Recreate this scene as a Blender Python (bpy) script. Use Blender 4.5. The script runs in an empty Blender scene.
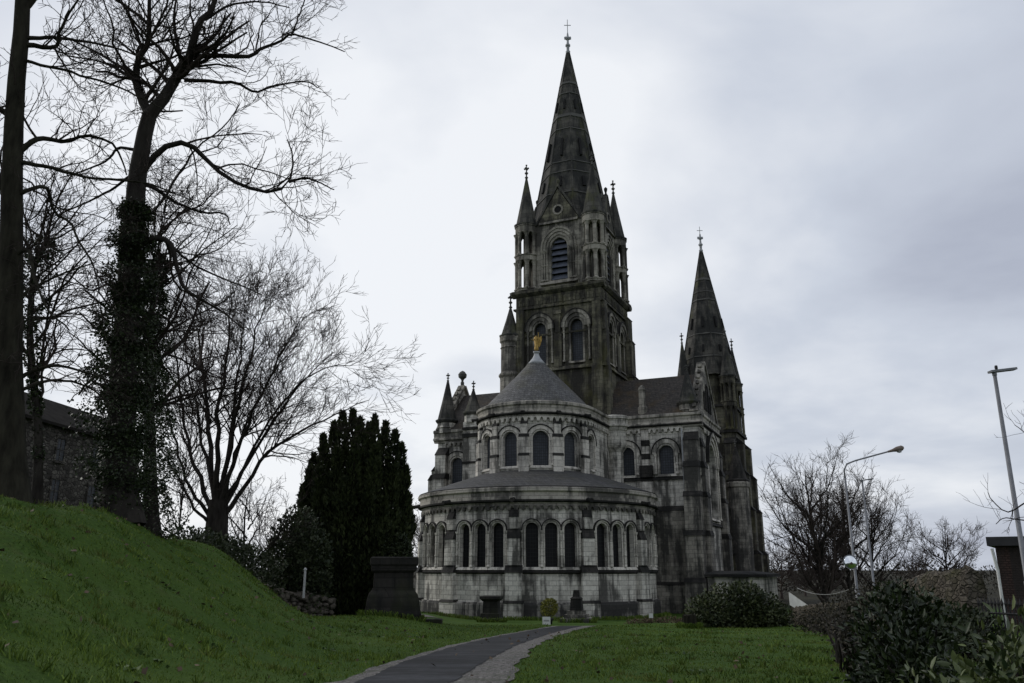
import bpy, math, random
import numpy as np
from mathutils import Vector, Matrix
random.seed(7)
RNG = np.random.default_rng(7)
PI = math.pi
R_ = math.radians
SC = bpy.context.scene
COL = SC.collection

# ------------------------------------------------------------------ camera
FPX, PITCH, EYE = 826.0, R_(15.4), 3.2
cam = bpy.data.cameras.new('camera')
cam.sensor_width = 36.0
cam.lens = FPX / 1024 * 36
cam.clip_start = 0.1
cam.clip_end = 6000
cam_o = bpy.data.objects.new('camera', cam)
COL.objects.link(cam_o)
cam_o.location = (0, 0, EYE)
cam_o.rotation_euler = (PI / 2 + PITCH, 0, 0)
SC.camera = cam_o

# ------------------------------------------------------------------ sky, sun, exposure
SUN_EL, SUN_AZ = R_(30), R_(-62)          # azimuth from +Y, positive to +X
world = bpy.data.worlds.new('World')
SC.world = world
world.use_nodes = True
wn, wl = world.node_tree.nodes, world.node_tree.links
wn.clear()


def wnode(t, **kw):
    n = wn.new(t)
    for k, v in kw.items():
        setattr(n, k, v)
    return n


w_out = wnode('ShaderNodeOutputWorld')
w_bg = wnode('ShaderNodeBackground')
w_bg.inputs['Strength'].default_value = 0.1
sky = wnode('ShaderNodeTexSky', sky_type='NISHITA')
sky.sun_disc = False
sky.sun_elevation = SUN_EL
sky.sun_rotation = SUN_AZ
sky.air_density = 1.2
sky.dust_density = 2.0
tc = wnode('ShaderNodeTexCoord')
sep = wnode('ShaderNodeSeparateXYZ')
wl.new(tc.outputs['Generated'], sep.inputs[0])


def wmath(op, a, b=None, clamp=False):
    n = wnode('ShaderNodeMath', operation=op)
    n.use_clamp = clamp
    for i, q in enumerate((a, b)):
        if q is None:
            continue
        if isinstance(q, (int, float)):
            n.inputs[i].default_value = q
        else:
            wl.new(q, n.inputs[i])
    return n.outputs[0]


zc = wmath('ADD', wmath('MAXIMUM', sep.outputs[2], 0.0), 0.22)
cmb = wnode('ShaderNodeCombineXYZ')
wl.new(wmath('DIVIDE', sep.outputs[0], zc), cmb.inputs[0])
wl.new(wmath('DIVIDE', sep.outputs[1], zc), cmb.inputs[1])
n1 = wnode('ShaderNodeTexNoise')
n1.inputs['Scale'].default_value = 1.05
n1.inputs['Detail'].default_value = 6
n1.inputs['Roughness'].default_value = 0.52
n1.inputs['Distortion'].default_value = 0.35
wl.new(cmb.outputs[0], n1.inputs['Vector'])
n2 = wnode('ShaderNodeTexNoise')
n2.inputs['Scale'].default_value = 2.6
n2.inputs['Detail'].default_value = 5
n2.inputs['Distortion'].default_value = 0.2
wl.new(cmb.outputs[0], n2.inputs['Vector'])
# thinner cloud near the hidden sun lets more light through
gd = Vector((math.sin(R_(-9)) * math.cos(R_(17)), math.cos(R_(-9)) * math.cos(R_(17)), math.sin(R_(17))))
dot = wnode('ShaderNodeVectorMath', operation='DOT_PRODUCT')
wl.new(tc.outputs['Generated'], dot.inputs[0])
dot.inputs[1].default_value = gd
glow = wnode('ShaderNodeMapRange')
glow.inputs['From Min'].default_value = 0.80
glow.inputs['From Max'].default_value = 1.0
glow.inputs['To Max'].default_value = 0.30
glow.interpolation_type = 'SMOOTHSTEP'
wl.new(dot.outputs['Value'], glow.inputs['Value'])
mixn = wmath('ADD', wmath('MULTIPLY', n1.outputs['Fac'], 0.75), wmath('MULTIPLY', n2.outputs['Fac'], 0.25))
mixn = wmath('ADD', mixn, wmath('MULTIPLY', glow.outputs[0], 0.75))
ramp = wnode('ShaderNodeValToRGB')
cr = ramp.color_ramp
cr.elements[0].position = 0.34
cr.elements[0].color = (0.44, 0.475, 0.57, 1)
cr.elements[1].position = 0.72
cr.elements[1].color = (0.90, 0.922, 0.96, 1)
e = cr.elements.new(0.52)
e.color = (0.605, 0.65, 0.74, 1)
wl.new(mixn, ramp.inputs[0])
scl = wnode('ShaderNodeVectorMath', operation='SCALE')
scl.inputs['Scale'].default_value = 10.2
wl.new(ramp.outputs[0], scl.inputs[0])
wmix = wnode('ShaderNodeMix', data_type='RGBA')
wmix.inputs[0].default_value = 0.93
wl.new(sky.outputs[0], wmix.inputs[6])
wl.new(scl.outputs[0], wmix.inputs[7])
wl.new(wmix.outputs[2], w_bg.inputs['Color'])
wl.new(w_bg.outputs[0], w_out.inputs['Surface'])

sun = bpy.data.lights.new('sun', 'SUN')
sun.energy = 1.25
sun.angle = R_(30)
sun.color = (1.0, 0.96, 0.9)
sun_o = bpy.data.objects.new('sun', sun)
COL.objects.link(sun_o)
sd = Vector((math.sin(SUN_AZ) * math.cos(SUN_EL), math.cos(SUN_AZ) * math.cos(SUN_EL), math.sin(SUN_EL)))
sun_o.rotation_euler = (-sd).to_track_quat('-Z', 'Y').to_euler()
sun_o.location = (-30, 0, 80)

SC.view_settings.view_transform = 'Standard'
SC.view_settings.look = 'None'
SC.view_settings.exposure = 0.0
SC.view_settings.gamma = 1.0
SC.render.engine = 'CYCLES'
SC.cycles.max_bounces = 5
SC.cycles.diffuse_bounces = 3


# ------------------------------------------------------------------ helpers
def P(x, y, Y):
    """world point at forward distance Y that lies on the line of sight of photo pixel (x, y)"""
    cx, cy = x - 512, 341.5 - y
    d = Vector((cx, FPX * math.cos(PITCH) - cy * math.sin(PITCH), FPX * math.sin(PITCH) + cy * math.cos(PITCH)))
    return Vector((0, 0, EYE)) + d * (Y / d.y)


def S(t):
    t = np.clip(t, 0, 1)
    return t * t * (3 - 2 * t)


def ground(X, Y):
    X = np.asarray(X, float)
    Y = np.asarray(Y, float)
    h0 = 1.6 - 2.35 * np.clip((Y - 8) / 62, 0, 1)
    H = np.interp(Y, [-40, 20, 27, 33, 40, 44, 48, 53, 62, 90, 200], [3.9, 3.9, 3.8, 3.25, 2.4, 1.85, 1.35, .8, .6, 1.3, 1.6])
    toe = np.interp(Y, [0, 20, 26, 31, 37, 43, 50, 60], [-2.6, -3.4, -4.4, -5.6, -8.0, -10.4, -11.2, -11.4])
    b = H * S((toe - X) / (13.4 + toe))
    und = 0.05 * np.sin(X * 0.55 + 1.3) * np.sin(Y * 0.37) + 0.03 * np.sin(X * 1.3 + Y * 0.9)
    b = b * (1 + .045 * np.sin(X * 1.1 + .6 * Y) + .03 * np.sin(X * 2.3 - Y * 1.7)) + .05 * S((-3 - X) / 3) * np.sin(X * 1.9 + 1) * np.sin(Y * 1.6)
    b = b + .62 * S((-2.5 - X) / 5) * S((Y - 24) / 14) * S((78 - Y) / 14)
    r = 0.45 * S((X - 9) / 8) * S((40 - Y) / 20)
    return h0 + b + und * S((np.abs(X - 1) - 2.2) / 3) * S((66 - Y) / 8) + r


def gz(x, y):
    return float(ground(x, y))


class MB:
    def __init__(self):
        self.v, self.f, self.ids = [], [], []

    def add(self, vs, fs):
        o = len(self.v)
        k = self.ids[-1] + 1 if self.ids else 0
        self.v += [tuple(p) for p in vs]
        self.ids += [k] * (len(self.v) - o)
        self.f += [tuple(i + o for i in q) for q in fs]
        return self

    def box(self, c, s, M=None):
        x, y, z = s[0] / 2, s[1] / 2, s[2] / 2
        vs = [Vector((i * x, j * y, k * z)) for i in (-1, 1) for j in (-1, 1) for k in (-1, 1)]
        if M is not None:
            vs = [M @ q for q in vs]
        vs = [q + Vector(c) for q in vs]
        return self.add(vs, [(0, 1, 3, 2), (4, 6, 7, 5), (0, 4, 5, 1), (2, 3, 7, 6), (0, 2, 6, 4), (1, 5, 7, 3)])

    def span(self, a, b):
        return self.box([(a[i] + b[i]) / 2 for i in range(3)], [abs(b[i] - a[i]) for i in range(3)])

    def lathe(self, c, prof, n=16, a0=0.0, a1=2 * PI, rot=0.0):
        full = abs(a1 - a0 - 2 * PI) < 1e-6
        m = n if full else n + 1
        vs = []
        for r, z in prof:
            for i in range(m):
                a = a0 + (a1 - a0) * i / n + rot
                vs.append((c[0] + r * math.cos(a), c[1] + r * math.sin(a), c[2] + z))
        fs = []
        for k in range(len(prof) - 1):
            for i in range(n):
                j = (i + 1) % m
                fs.append((k * m + i, k * m + j, (k + 1) * m + j, (k + 1) * m + i))
        if full:
            if prof[0][0] > 1e-4:
                fs.append(tuple(range(m - 1, -1, -1)))
            if prof[-1][0] > 1e-4:
                fs.append(tuple((len(prof) - 1) * m + i for i in range(m)))
        return self.add(vs, fs)

    def tube(self, pts, rad, k=8, cap=True):
        pts = [Vector(p) for p in pts]
        n = len(pts)
        if isinstance(rad, (int, float)):
            rad = [rad] * n
        vs = []
        up = Vector((0.13, 0.31, 0.94))
        for i, p in enumerate(pts):
            t = (pts[min(i + 1, n - 1)] - pts[max(i - 1, 0)]).normalized()
            ref = up if abs(t.dot(up)) < 0.95 else Vector((1, 0, 0))
            x = t.cross(ref).normalized()
            y = t.cross(x)
            for j in range(k):
                a = 2 * PI * j / k
                vs.append(p + (x * math.cos(a) + y * math.sin(a)) * rad[i])
        fs = []
        for i in range(n - 1):
            for j in range(k):
                q = (j + 1) % k
                fs.append((i * k + j, i * k + q, (i + 1) * k + q, (i + 1) * k + j))
        if cap:
            fs.append(tuple(range(k - 1, -1, -1)))
            fs.append(tuple((n - 1) * k + j for j in range(k)))
        return self.add(vs, fs)

    def prism(self, poly, off):
        """closed 3D polygon extruded by vector off"""
        n = len(poly)
        poly = [Vector(p) for p in poly]
        off = Vector(off)
        vs = poly + [p + off for p in poly]
        fs = [tuple(range(n - 1, -1, -1)), tuple(range(n, 2 * n))]
        fs += [(i, (i + 1) % n, n + (i + 1) % n, n + i) for i in range(n)]
        return self.add(vs, fs)

    def pieces(self):
        """groups of the shapes added that lie apart from each other"""
        ids = self.ids
        k = max(ids) + 1
        v = np.array(self.v)
        lo, hi = np.full((k, 3), np.inf), np.full((k, 3), -np.inf)
        np.minimum.at(lo, ids, v)
        np.maximum.at(hi, ids, v)
        size = (hi - lo).max(1)
        lab = np.arange(k)
        gap = np.maximum(0, np.maximum(lo[:, None] - hi[None], lo[None] - hi[:, None]))
        near = np.sqrt((gap ** 2).sum(2)) <= np.maximum(.02, .45 * np.maximum(size[:, None], size[None]))
        while True:
            new = np.where(near, lab[None, :], k).min(1)
            if (new == lab).all():
                return lab
            lab = new

    def build(self, name, mat, parent=None, smooth=False, loc=None):
        if parent is not None and self.ids and 1 < max(self.ids) + 1 < 900:
            lab = self.pieces()
            groups = np.unique(lab)
            if len(groups) > 1:
                first = None
                for g in groups:
                    m = MB()
                    remap = {}
                    for i, (q, p) in enumerate(zip(self.v, self.ids)):
                        if lab[p] == g:
                            remap[i] = len(m.v)
                            m.v.append(q)
                    m.f = [tuple(remap[i] for i in f) for f in self.f if f[0] in remap]
                    o = m.build(name, mat, parent, smooth, loc)
                    first = first or o
                return first
        me = bpy.data.meshes.new(name)
        me.from_pydata(self.v, [], self.f)
        me.validate()
        me.materials.append(mat)
        if smooth:
            me.polygons.foreach_set('use_smooth', [True] * len(me.polygons))
        o = bpy.data.objects.new(name, me)
        COL.objects.link(o)
        if parent is not None:
            o.parent = parent
        if loc is not None:
            o.location = loc
        import bmesh
        bm = bmesh.new()
        bm.from_mesh(me)
        bmesh.ops.recalc_face_normals(bm, faces=bm.faces)
        bm.to_mesh(me)
        bm.free()
        return o


def np_mesh(name, V, F, mat, parent=None, smooth=False):
    """V (N,3); F (M,k)"""
    V = np.asarray(V, np.float32)
    F = np.asarray(F, np.int32)
    me = bpy.data.meshes.new(name)
    me.vertices.add(len(V))
    me.vertices.foreach_set('co', V.ravel())
    m, k = F.shape
    me.loops.add(m * k)
    me.loops.foreach_set('vertex_index', F.ravel())
    me.polygons.add(m)
    me.polygons.foreach_set('loop_start', np.arange(0, m * k, k, dtype=np.int32))
    me.polygons.foreach_set('loop_total', np.full(m, k, np.int32))
    if smooth:
        me.polygons.foreach_set('use_smooth', np.ones(m, bool))
    me.update(calc_edges=True)
    me.validate()
    me.materials.append(mat)
    o = bpy.data.objects.new(name, me)
    COL.objects.link(o)
    if parent is not None:
        o.parent = parent
    return o


def empty(name, loc=(0, 0, 0), rz=0.0):
    o = bpy.data.objects.new(name, None)
    o.location = loc
    o.rotation_euler = (0, 0, rz)
    o.empty_display_size = 0.2
    COL.objects.link(o)
    return o


def tag(o, label=None, cat=None, group=None, kind=None):
    if label:
        o['label'] = label
    if cat:
        o['category'] = cat
    if group:
        o['group'] = group
    if kind:
        o['kind'] = kind
    return o


# ------------------------------------------------------------------ materials
def mk(name):
    m = bpy.data.materials.new(name)
    m.use_nodes = True
    nt = m.node_tree
    b = nt.nodes['Principled BSDF']
    return m, nt, b


def nd(nt, t, **kw):
    n = nt.nodes.new(t)
    for k, v in kw.items():
        setattr(n, k, v)
    return n


def coords(nt, scale=(1, 1, 1), kind='Object'):
    t = nd(nt, 'ShaderNodeTexCoord')
    mp = nd(nt, 'ShaderNodeMapping')
    mp.inputs['Scale'].default_value = scale
    nt.links.new(t.outputs[kind], mp.inputs[0])
    return mp.outputs[0]


def noise(nt, vec, scale, detail=4, rough=0.55, dist=0.0):
    n = nd(nt, 'ShaderNodeTexNoise')
    n.inputs['Scale'].default_value = scale
    n.inputs['Detail'].default_value = detail
    n.inputs['Roughness'].default_value = rough
    n.inputs['Distortion'].default_value = dist
    nt.links.new(vec, n.inputs['Vector'])
    return n.outputs['Fac']


def rampn(nt, fac, stops):
    r = nd(nt, 'ShaderNodeValToRGB')
    el = r.color_ramp.elements
    while len(el) < len(stops):
        el.new(0.5)
    for q, (p, c) in zip(el, stops):
        q.position = p
        q.color = (*c, 1) if len(c) == 3 else c
    nt.links.new(fac, r.inputs[0])
    return r.outputs[0]


def mixc(nt, fac, a, b, blend='MIX'):
    m = nd(nt, 'ShaderNodeMix', data_type='RGBA', blend_type=blend)
    for i, q in ((0, fac), (6, a), (7, b)):
        if hasattr(q, 'is_output'):
            nt.links.new(q, m.inputs[i])
        elif i == 0:
            m.inputs[0].default_value = q
        else:
            m.inputs[i].default_value = (*q, 1)
    return m.outputs[2]


def bump(nt, b, h, strength=0.4, dist=0.05):
    n = nd(nt, 'ShaderNodeBump')
    n.inputs['Strength'].default_value = strength
    n.inputs['Distance'].default_value = dist
    nt.links.new(h, n.inputs['Height'])
    nt.links.new(n.outputs[0], b.inputs['Normal'])


G = lambda v: (v, v, v)


def stone(name, c1, c2, dirt, dirt_amt=0.5, course=0.38, moss=None, moss_amt=0.0, rough=0.9):
    m, nt, b = mk(name)
    t = nd(nt, 'ShaderNodeTexCoord')
    sp = nd(nt, 'ShaderNodeSeparateXYZ')
    nt.links.new(t.outputs['Object'], sp.inputs[0])
    ad = nd(nt, 'ShaderNodeMath', operation='ADD')
    nt.links.new(sp.outputs[0], ad.inputs[0])
    nt.links.new(sp.outputs[1], ad.inputs[1])
    cb = nd(nt, 'ShaderNodeCombineXYZ')
    nt.links.new(ad.outputs[0], cb.inputs[0])
    nt.links.new(sp.outputs[2], cb.inputs[1])
    br = nd(nt, 'ShaderNodeTexBrick')
    br.inputs['Color1'].default_value = (*c1, 1)
    br.inputs['Color2'].default_value = (*c2, 1)
    br.inputs['Mortar'].default_value = (*[q * 0.42 for q in c1], 1)
    br.inputs['Scale'].default_value = 1.0
    br.inputs['Mortar Size'].default_value = 0.022
    br.inputs['Mortar Smooth'].default_value = 0.3
    br.inputs['Bias'].default_value = 0.0
    br.inputs['Brick Width'].default_value = course * 2.1
    br.inputs['Row Height'].default_value = course
    nt.links.new(cb.outputs[0], br.inputs['Vector'])
    obj = coords(nt)
    streak = noise(nt, coords(nt, (1.6, 1.6, 0.14)), 1.0, 5, 0.65, 0.3)
    blot = noise(nt, obj, 0.35, 5, 0.6, 0.4)
    fine = noise(nt, obj, 6.0, 4, 0.6)
    mul = nd(nt, 'ShaderNodeMath', operation='ADD')
    nt.links.new(streak, mul.inputs[0])
    nt.links.new(blot, mul.inputs[1])
    lo = 1.08 - 0.30 * dirt_amt
    f = nd(nt, 'ShaderNodeMapRange')
    f.inputs['From Min'].default_value = lo - 0.03
    f.inputs['From Max'].default_value = lo + 0.17
    f.inputs['To Max'].default_value = 0.92
    nt.links.new(mul.outputs[0], f.inputs['Value'])
    c = mixc(nt, f.outputs[0], br.outputs['Color'], dirt)
    c = mixc(nt, 0.55, c, rampn(nt, fine, [(0.25, G(0.55)), (0.75, G(1.25))]), 'MULTIPLY')
    if moss:
        mf = rampn(nt, noise(nt, coords(nt, (1, 1, 0.6)), 0.55, 5, 0.6), [(0.62 - 0.3 * moss_amt, G(0)), (0.72, G(0.8))])
        c = mixc(nt, mf, c, moss)
    nt.links.new(c, b.inputs['Base Color'])
    b.inputs['Roughness'].default_value = rough
    b.inputs['Specular IOR Level'].default_value = 0.25
    hh = mixc(nt, 0.35, br.outputs['Fac'], fine)
    inv = nd(nt, 'ShaderNodeInvert')
    nt.links.new(hh, inv.inputs['Color'])
    bump(nt, b, inv.outputs[0], 0.5, 0.05)
    return m


def rubblemat(name, a, b_, c, mortar, scale, moss=None):
    m, nt, b = mk(name)
    v = coords(nt, (1, 1, 1.5))
    w = noise(nt, v, 3.0, 3)
    ad = nd(nt, 'ShaderNodeVectorMath', operation='ADD')
    sc = nd(nt, 'ShaderNodeVectorMath', operation='SCALE')
    sc.inputs['Scale'].default_value = .12
    cc = nd(nt, 'ShaderNodeCombineXYZ')
    nt.links.new(w, cc.inputs[0])
    nt.links.new(w, cc.inputs[2])
    nt.links.new(cc.outputs[0], sc.inputs[0])
    nt.links.new(v, ad.inputs[0])
    nt.links.new(sc.outputs[0], ad.inputs[1])
    vo = nd(nt, 'ShaderNodeTexVoronoi')
    ve = nd(nt, 'ShaderNodeTexVoronoi', feature='DISTANCE_TO_EDGE')
    for q in (vo, ve):
        q.inputs['Scale'].default_value = scale
        nt.links.new(ad.outputs[0], q.inputs['Vector'])
    sp = nd(nt, 'ShaderNodeSeparateColor')
    nt.links.new(vo.outputs['Color'], sp.inputs[0])
    col = rampn(nt, sp.outputs[0], [(0.1, a), (0.5, b_), (0.9, c)])
    ed = rampn(nt, ve.outputs['Distance'], [(0.02, G(1)), (0.10, G(0))])
    col = mixc(nt, ed, col, mortar)
    fine = noise(nt, coords(nt), 9.0, 5, .65)
    col = mixc(nt, .6, col, rampn(nt, fine, [(0.25, G(.5)), (0.75, G(1.3))]), 'MULTIPLY')
    if moss:
        col = mixc(nt, rampn(nt, noise(nt, coords(nt), .9, 5, .6), [(0.48, G(0)), (0.66, G(.8))]), col, moss)
    nt.links.new(col, b.inputs['Base Color'])
    b.inputs['Roughness'].default_value = .95
    b.inputs['Specular IOR Level'].default_value = .15
    bump(nt, b, rampn(nt, ve.outputs['Distance'], [(0.0, G(0)), (0.16, G(1))]), .8, .06)
    return m


def simple(name, c1, c2, scale=4.0, rough=0.8, bmp=0.3, vec=(1, 1, 1), metal=0.0, spec=0.3, lo=0.3, hi=0.7, detail=5):
    m, nt, b = mk(name)
    n = noise(nt, coords(nt, vec), scale, detail, 0.6)
    nt.links.new(rampn(nt, n, [(lo, c1), (hi, c2)]), b.inputs['Base Color'])
    b.inputs['Roughness'].default_value = rough
    b.inputs['Metallic'].default_value = metal
    b.inputs['Specular IOR Level'].default_value = spec
    if bmp:
        bump(nt, b, n, bmp, 0.03)
    return m


def leafmat(name, c1, c2, scale=3.0, rough=0.6, trans=0.0, spec=0.3):
    m, nt, b = mk(name)
    geo = nd(nt, 'ShaderNodeNewGeometry')
    n = noise(nt, coords(nt), scale, 3)
    ad = nd(nt, 'ShaderNodeMath', operation='ADD')
    nt.links.new(n, ad.inputs[0])
    sc = nd(nt, 'ShaderNodeMath', operation='MULTIPLY')
    nt.links.new(geo.outputs['Random Per Island'], sc.inputs[0])
    sc.inputs[1].default_value = 0.5
    nt.links.new(sc.outputs[0], ad.inputs[1])
    nt.links.new(rampn(nt, ad.outputs[0], [(0.45, c1), (1.0, c2)]), b.inputs['Base Color'])
    b.inputs['Roughness'].default_value = rough
    b.inputs['Specular IOR Level'].default_value = spec
    return m


M = {}
M['pale'] = stone('pale_limestone', (0.66, 0.63, 0.56), (0.47, 0.448, 0.395), (0.06, 0.058, 0.052), 0.38)
M['trim'] = stone('dressed_limestone', (0.64, 0.605, 0.535), (0.52, 0.49, 0.43), (0.09, 0.086, 0.076), 0.30, 0.6)
M['grey'] = stone('grey_limestone', (0.36, 0.335, 0.285), (0.21, 0.195, 0.165), (0.04, 0.039, 0.036), 0.68)
M['tower'] = stone('weathered_limestone', (0.19, 0.178, 0.125), (0.105, 0.10, 0.074), (0.028, 0.026, 0.023), 0.62, 0.4, (0.075, 0.072, 0.025), 0.30)
M['tower_trim'] = stone('weathered_dressing', (0.38, 0.355, 0.30), (0.26, 0.24, 0.20), (0.05, 0.047, 0.042), 0.5, 0.6)
M['cornice'] = stone('cornice_limestone', (0.44, 0.41, 0.35), (0.34, 0.318, 0.275), (0.07, 0.067, 0.06), 0.38, 0.6)
M['soot_dark'] = stone('dark_sooty_limestone', (0.05, 0.046, 0.041), (0.032, 0.03, 0.027), (0.013, 0.013, 0.012), 0.6)  # sooty offsets and string courses; also the dark strip along the cornices
M['spire'] = stone('spire_stone', (0.105, 0.10, 0.086), (0.068, 0.065, 0.057), (0.024, 0.025, 0.024), 0.55, 0.55, (0.075, 0.078, 0.035), 0.25)
M['spire_rib'] = simple('spire_rib_stone', (0.05, 0.05, 0.047), (0.13, 0.127, 0.115), 0.8, 0.9, 0.3)
M['plinth'] = stone('damp_plinth_stone', (0.36, 0.34, 0.30), (0.24, 0.23, 0.20), (0.018, 0.018, 0.018), 0.78, 0.5)


def slate(name, c1, c2, moss, radial=False):
    m, nt, b = mk(name)
    v = coords(nt)
    n = noise(nt, v, 0.5, 5, 0.6)
    f = noise(nt, coords(nt, (3.2, 3.2, .45)), 1.6, 6, 0.7, .2)
    sp = nd(nt, 'ShaderNodeSeparateXYZ')
    nt.links.new(v, sp.inputs[0])
    ad = nd(nt, 'ShaderNodeMath', operation='ADD')
    nt.links.new(sp.outputs[0], ad.inputs[0])
    nt.links.new(sp.outputs[1], ad.inputs[1])
    cb = nd(nt, 'ShaderNodeCombineXYZ')
    nt.links.new(ad.outputs[0], cb.inputs[0])
    nt.links.new(sp.outputs[2], cb.inputs[1])
    w = nd(nt, 'ShaderNodeTexBrick')
    w.inputs['Color1'].default_value = (1.25, 1.25, 1.25, 1)
    w.inputs['Color2'].default_value = (.7, .7, .7, 1)
    w.inputs['Mortar'].default_value = (.35, .35, .35, 1)
    w.inputs['Scale'].default_value = 1
    w.inputs['Mortar Size'].default_value = .02
    w.inputs['Brick Width'].default_value = .34
    w.inputs['Row Height'].default_value = .24
    nt.links.new(cb.outputs[0], w.inputs['Vector'])
    c = rampn(nt, f, [(0.36, c1), (0.64, c2)])
    c = mixc(nt, rampn(nt, n, [(0.47, G(0)), (0.7, G(0.7))]), c, moss)
    c = mixc(nt, .8, c, w.outputs['Color'], 'MULTIPLY')
    nt.links.new(c, b.inputs['Base Color'])
    b.inputs['Roughness'].default_value = 0.75
    b.inputs['Specular IOR Level'].default_value = 0.3
    bump(nt, b, mixc(nt, 0.5, f, w.outputs['Fac']), 0.3, 0.04)
    return m


M['slate'] = slate('mossy_slate', (0.024, 0.021, 0.018), (0.07, 0.06, 0.05), (0.075, 0.05, 0.022))
M['cone'] = slate('grey_slate', (0.062, 0.062, 0.062), (0.135, 0.133, 0.13), (0.075, 0.072, 0.045))
M['ambroof'] = slate('lead_grey_slate', (0.035, 0.035, 0.036), (0.085, 0.083, 0.08), (0.05, 0.048, 0.035))


def glass(name, c, grid):
    m, nt, b = mk(name)
    t = nd(nt, 'ShaderNodeTexCoord')
    sp = nd(nt, 'ShaderNodeSeparateXYZ')
    nt.links.new(t.outputs['Object'], sp.inputs[0])
    ad = nd(nt, 'ShaderNodeMath', operation='ADD')
    nt.links.new(sp.outputs[0], ad.inputs[0])
    nt.links.new(sp.outputs[1], ad.inputs[1])
    cb = nd(nt, 'ShaderNodeCombineXYZ')
    nt.links.new(ad.outputs[0], cb.inputs[0])
    nt.links.new(sp.outputs[2], cb.inputs[1])
    br = nd(nt, 'ShaderNodeTexBrick')
    br.offset = 0.0
    br.inputs['Color1'].default_value = (*c, 1)
    br.inputs['Color2'].default_value = (*[q * 0.7 for q in c], 1)
    br.inputs['Mortar'].default_value = (0.02, 0.02, 0.02, 1)
    br.inputs['Scale'].default_value = 1
    br.inputs['Mortar Size'].default_value = 0.02
    br.inputs['Brick Width'].default_value = grid
    br.inputs['Row Height'].default_value = grid
    nt.links.new(cb.outputs[0], br.inputs['Vector'])
    nt.links.new(br.outputs['Color'], b.inputs['Base Color'])
    b.inputs['Roughness'].default_value = 0.45
    b.inputs['Specular IOR Level'].default_value = 0.2
    bump(nt, b, noise(nt, coords(nt), 3.0, 3), 0.15, 0.05)
    return m


M['glass'] = glass('dark_leaded_glass', (0.006, 0.006, 0.007), 0.3)
M['mesh_glass'] = glass('grey_guarded_glass', (0.05, 0.056, 0.066), 0.25)
M['louvre'] = simple('louvre_slate', (0.055, 0.062, 0.08), (0.10, 0.11, 0.14), 2.0, 0.6, 0.1)
M['black'] = simple('dark_void', (0.008, 0.008, 0.008), (0.014, 0.014, 0.014), 2.0, 0.9, 0)
M['gold'] = simple('gilding', (0.20, 0.125, 0.03), (0.42, 0.28, 0.075), 5.0, 0.5, 0.3, metal=0.5)
M['lead'] = simple('pale_lead', (0.26, 0.27, 0.28), (0.40, 0.41, 0.42), 2.0, 0.55, 0.15)
M['iron'] = simple('black_iron', (0.012, 0.012, 0.013), (0.025, 0.024, 0.023), 5.0, 0.6, 0.1)


# ------------------------------------------------------------------ ground, path
def grassmat():
    m, nt, b = mk('lawn_grass')
    v = coords(nt)
    a = noise(nt, v, 0.22, 5, 0.6, 0.3)
    f = noise(nt, v, 9.0, 6, 0.75)
    mid = noise(nt, v, 1.6, 5, 0.6)
    c = rampn(nt, f, [(0.25, (0.018, 0.040, 0.006)), (0.55, (0.043, 0.086, 0.012)), (0.8, (0.082, 0.13, 0.022))])
    c = mixc(nt, rampn(nt, a, [(0.45, G(0)), (0.7, G(0.55))]), c, (0.065, 0.105, 0.016))
    c = mixc(nt, rampn(nt, mid, [(0.58, G(0)), (0.78, G(0.5))]), c, (0.07, 0.068, 0.022))
    sp = nd(nt, 'ShaderNodeSeparateXYZ')          # rough scrubby ground beyond the churchyard
    nt.links.new(v, sp.inputs[0])
    mr = nd(nt, 'ShaderNodeMapRange')
    mr.inputs['From Min'].default_value = 84
    mr.inputs['From Max'].default_value = 96
    nt.links.new(sp.outputs[1], mr.inputs['Value'])
    c = mixc(nt, mr.outputs[0], c, rampn(nt, a, [(.4, (0.018, 0.017, 0.011)), (.65, (0.04, 0.037, 0.022))]))
    nt.links.new(c, b.inputs['Base Color'])
    b.inputs['Roughness'].default_value = 0.9
    b.inputs['Specular IOR Level'].default_value = 0.1
    bump(nt, b, f, 0.8, 0.06)
    return m


M['grass'] = grassmat()


def axis(lo, hi, step, far):
    a = list(np.arange(lo, hi + 1e-6, step))
    d = step
    x = hi
    while x < far:
        d *= 1.35
        x += d
        a.append(x)
    d = step
    x = lo
    while x > -far:
        d *= 1.35
        x -= d
        a.insert(0, x)
    return np.array(a)


gx, gy = axis(-26, 24, 0.4, 2500), axis(4, 74, 0.4, 2500)
GX, GY = np.meshgrid(gx, gy)
GV = np.stack([GX, GY, ground(GX, GY)], -1).reshape(-1, 3)
nx, ny = len(gx), len(gy)
ii = (np.arange(ny - 1)[:, None] * nx + np.arange(nx - 1)[None, :]).ravel()
GF = np.stack([ii, ii + 1, ii + nx + 1, ii + nx], 1)
tag(np_mesh('ground', GV, GF, M['grass'], smooth=True), kind='structure')

# path centre line (X, Y, half width of the tar, width of gravel left, right)
PATH = np.array([(-2.7, 6, .85, .5, 1.0), (-2.1, 12, .82, .46, .97), (-1.82, 15.08, .82, .42, .95), (-1.5, 20.7, .92, .30, .79), (-.75, 28.1, .92, .29, .61),
                 (.28, 35.0, .87, .28, .6), (1.75, 43.1, .74, .26, .64), (2.7, 47.5, .7, .33, .65), (3.5, 51, .65, .5, .8)])
pt = np.linspace(6, 51, 190)
pc = np.stack([np.interp(pt, PATH[:, 1], PATH[:, k]) for k in (0, 2, 3, 4)], 1)
for _ in range(12):
    pc[1:-1] = (pc[:-2] + pc[1:-1] * 2 + pc[2:]) / 4


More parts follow.
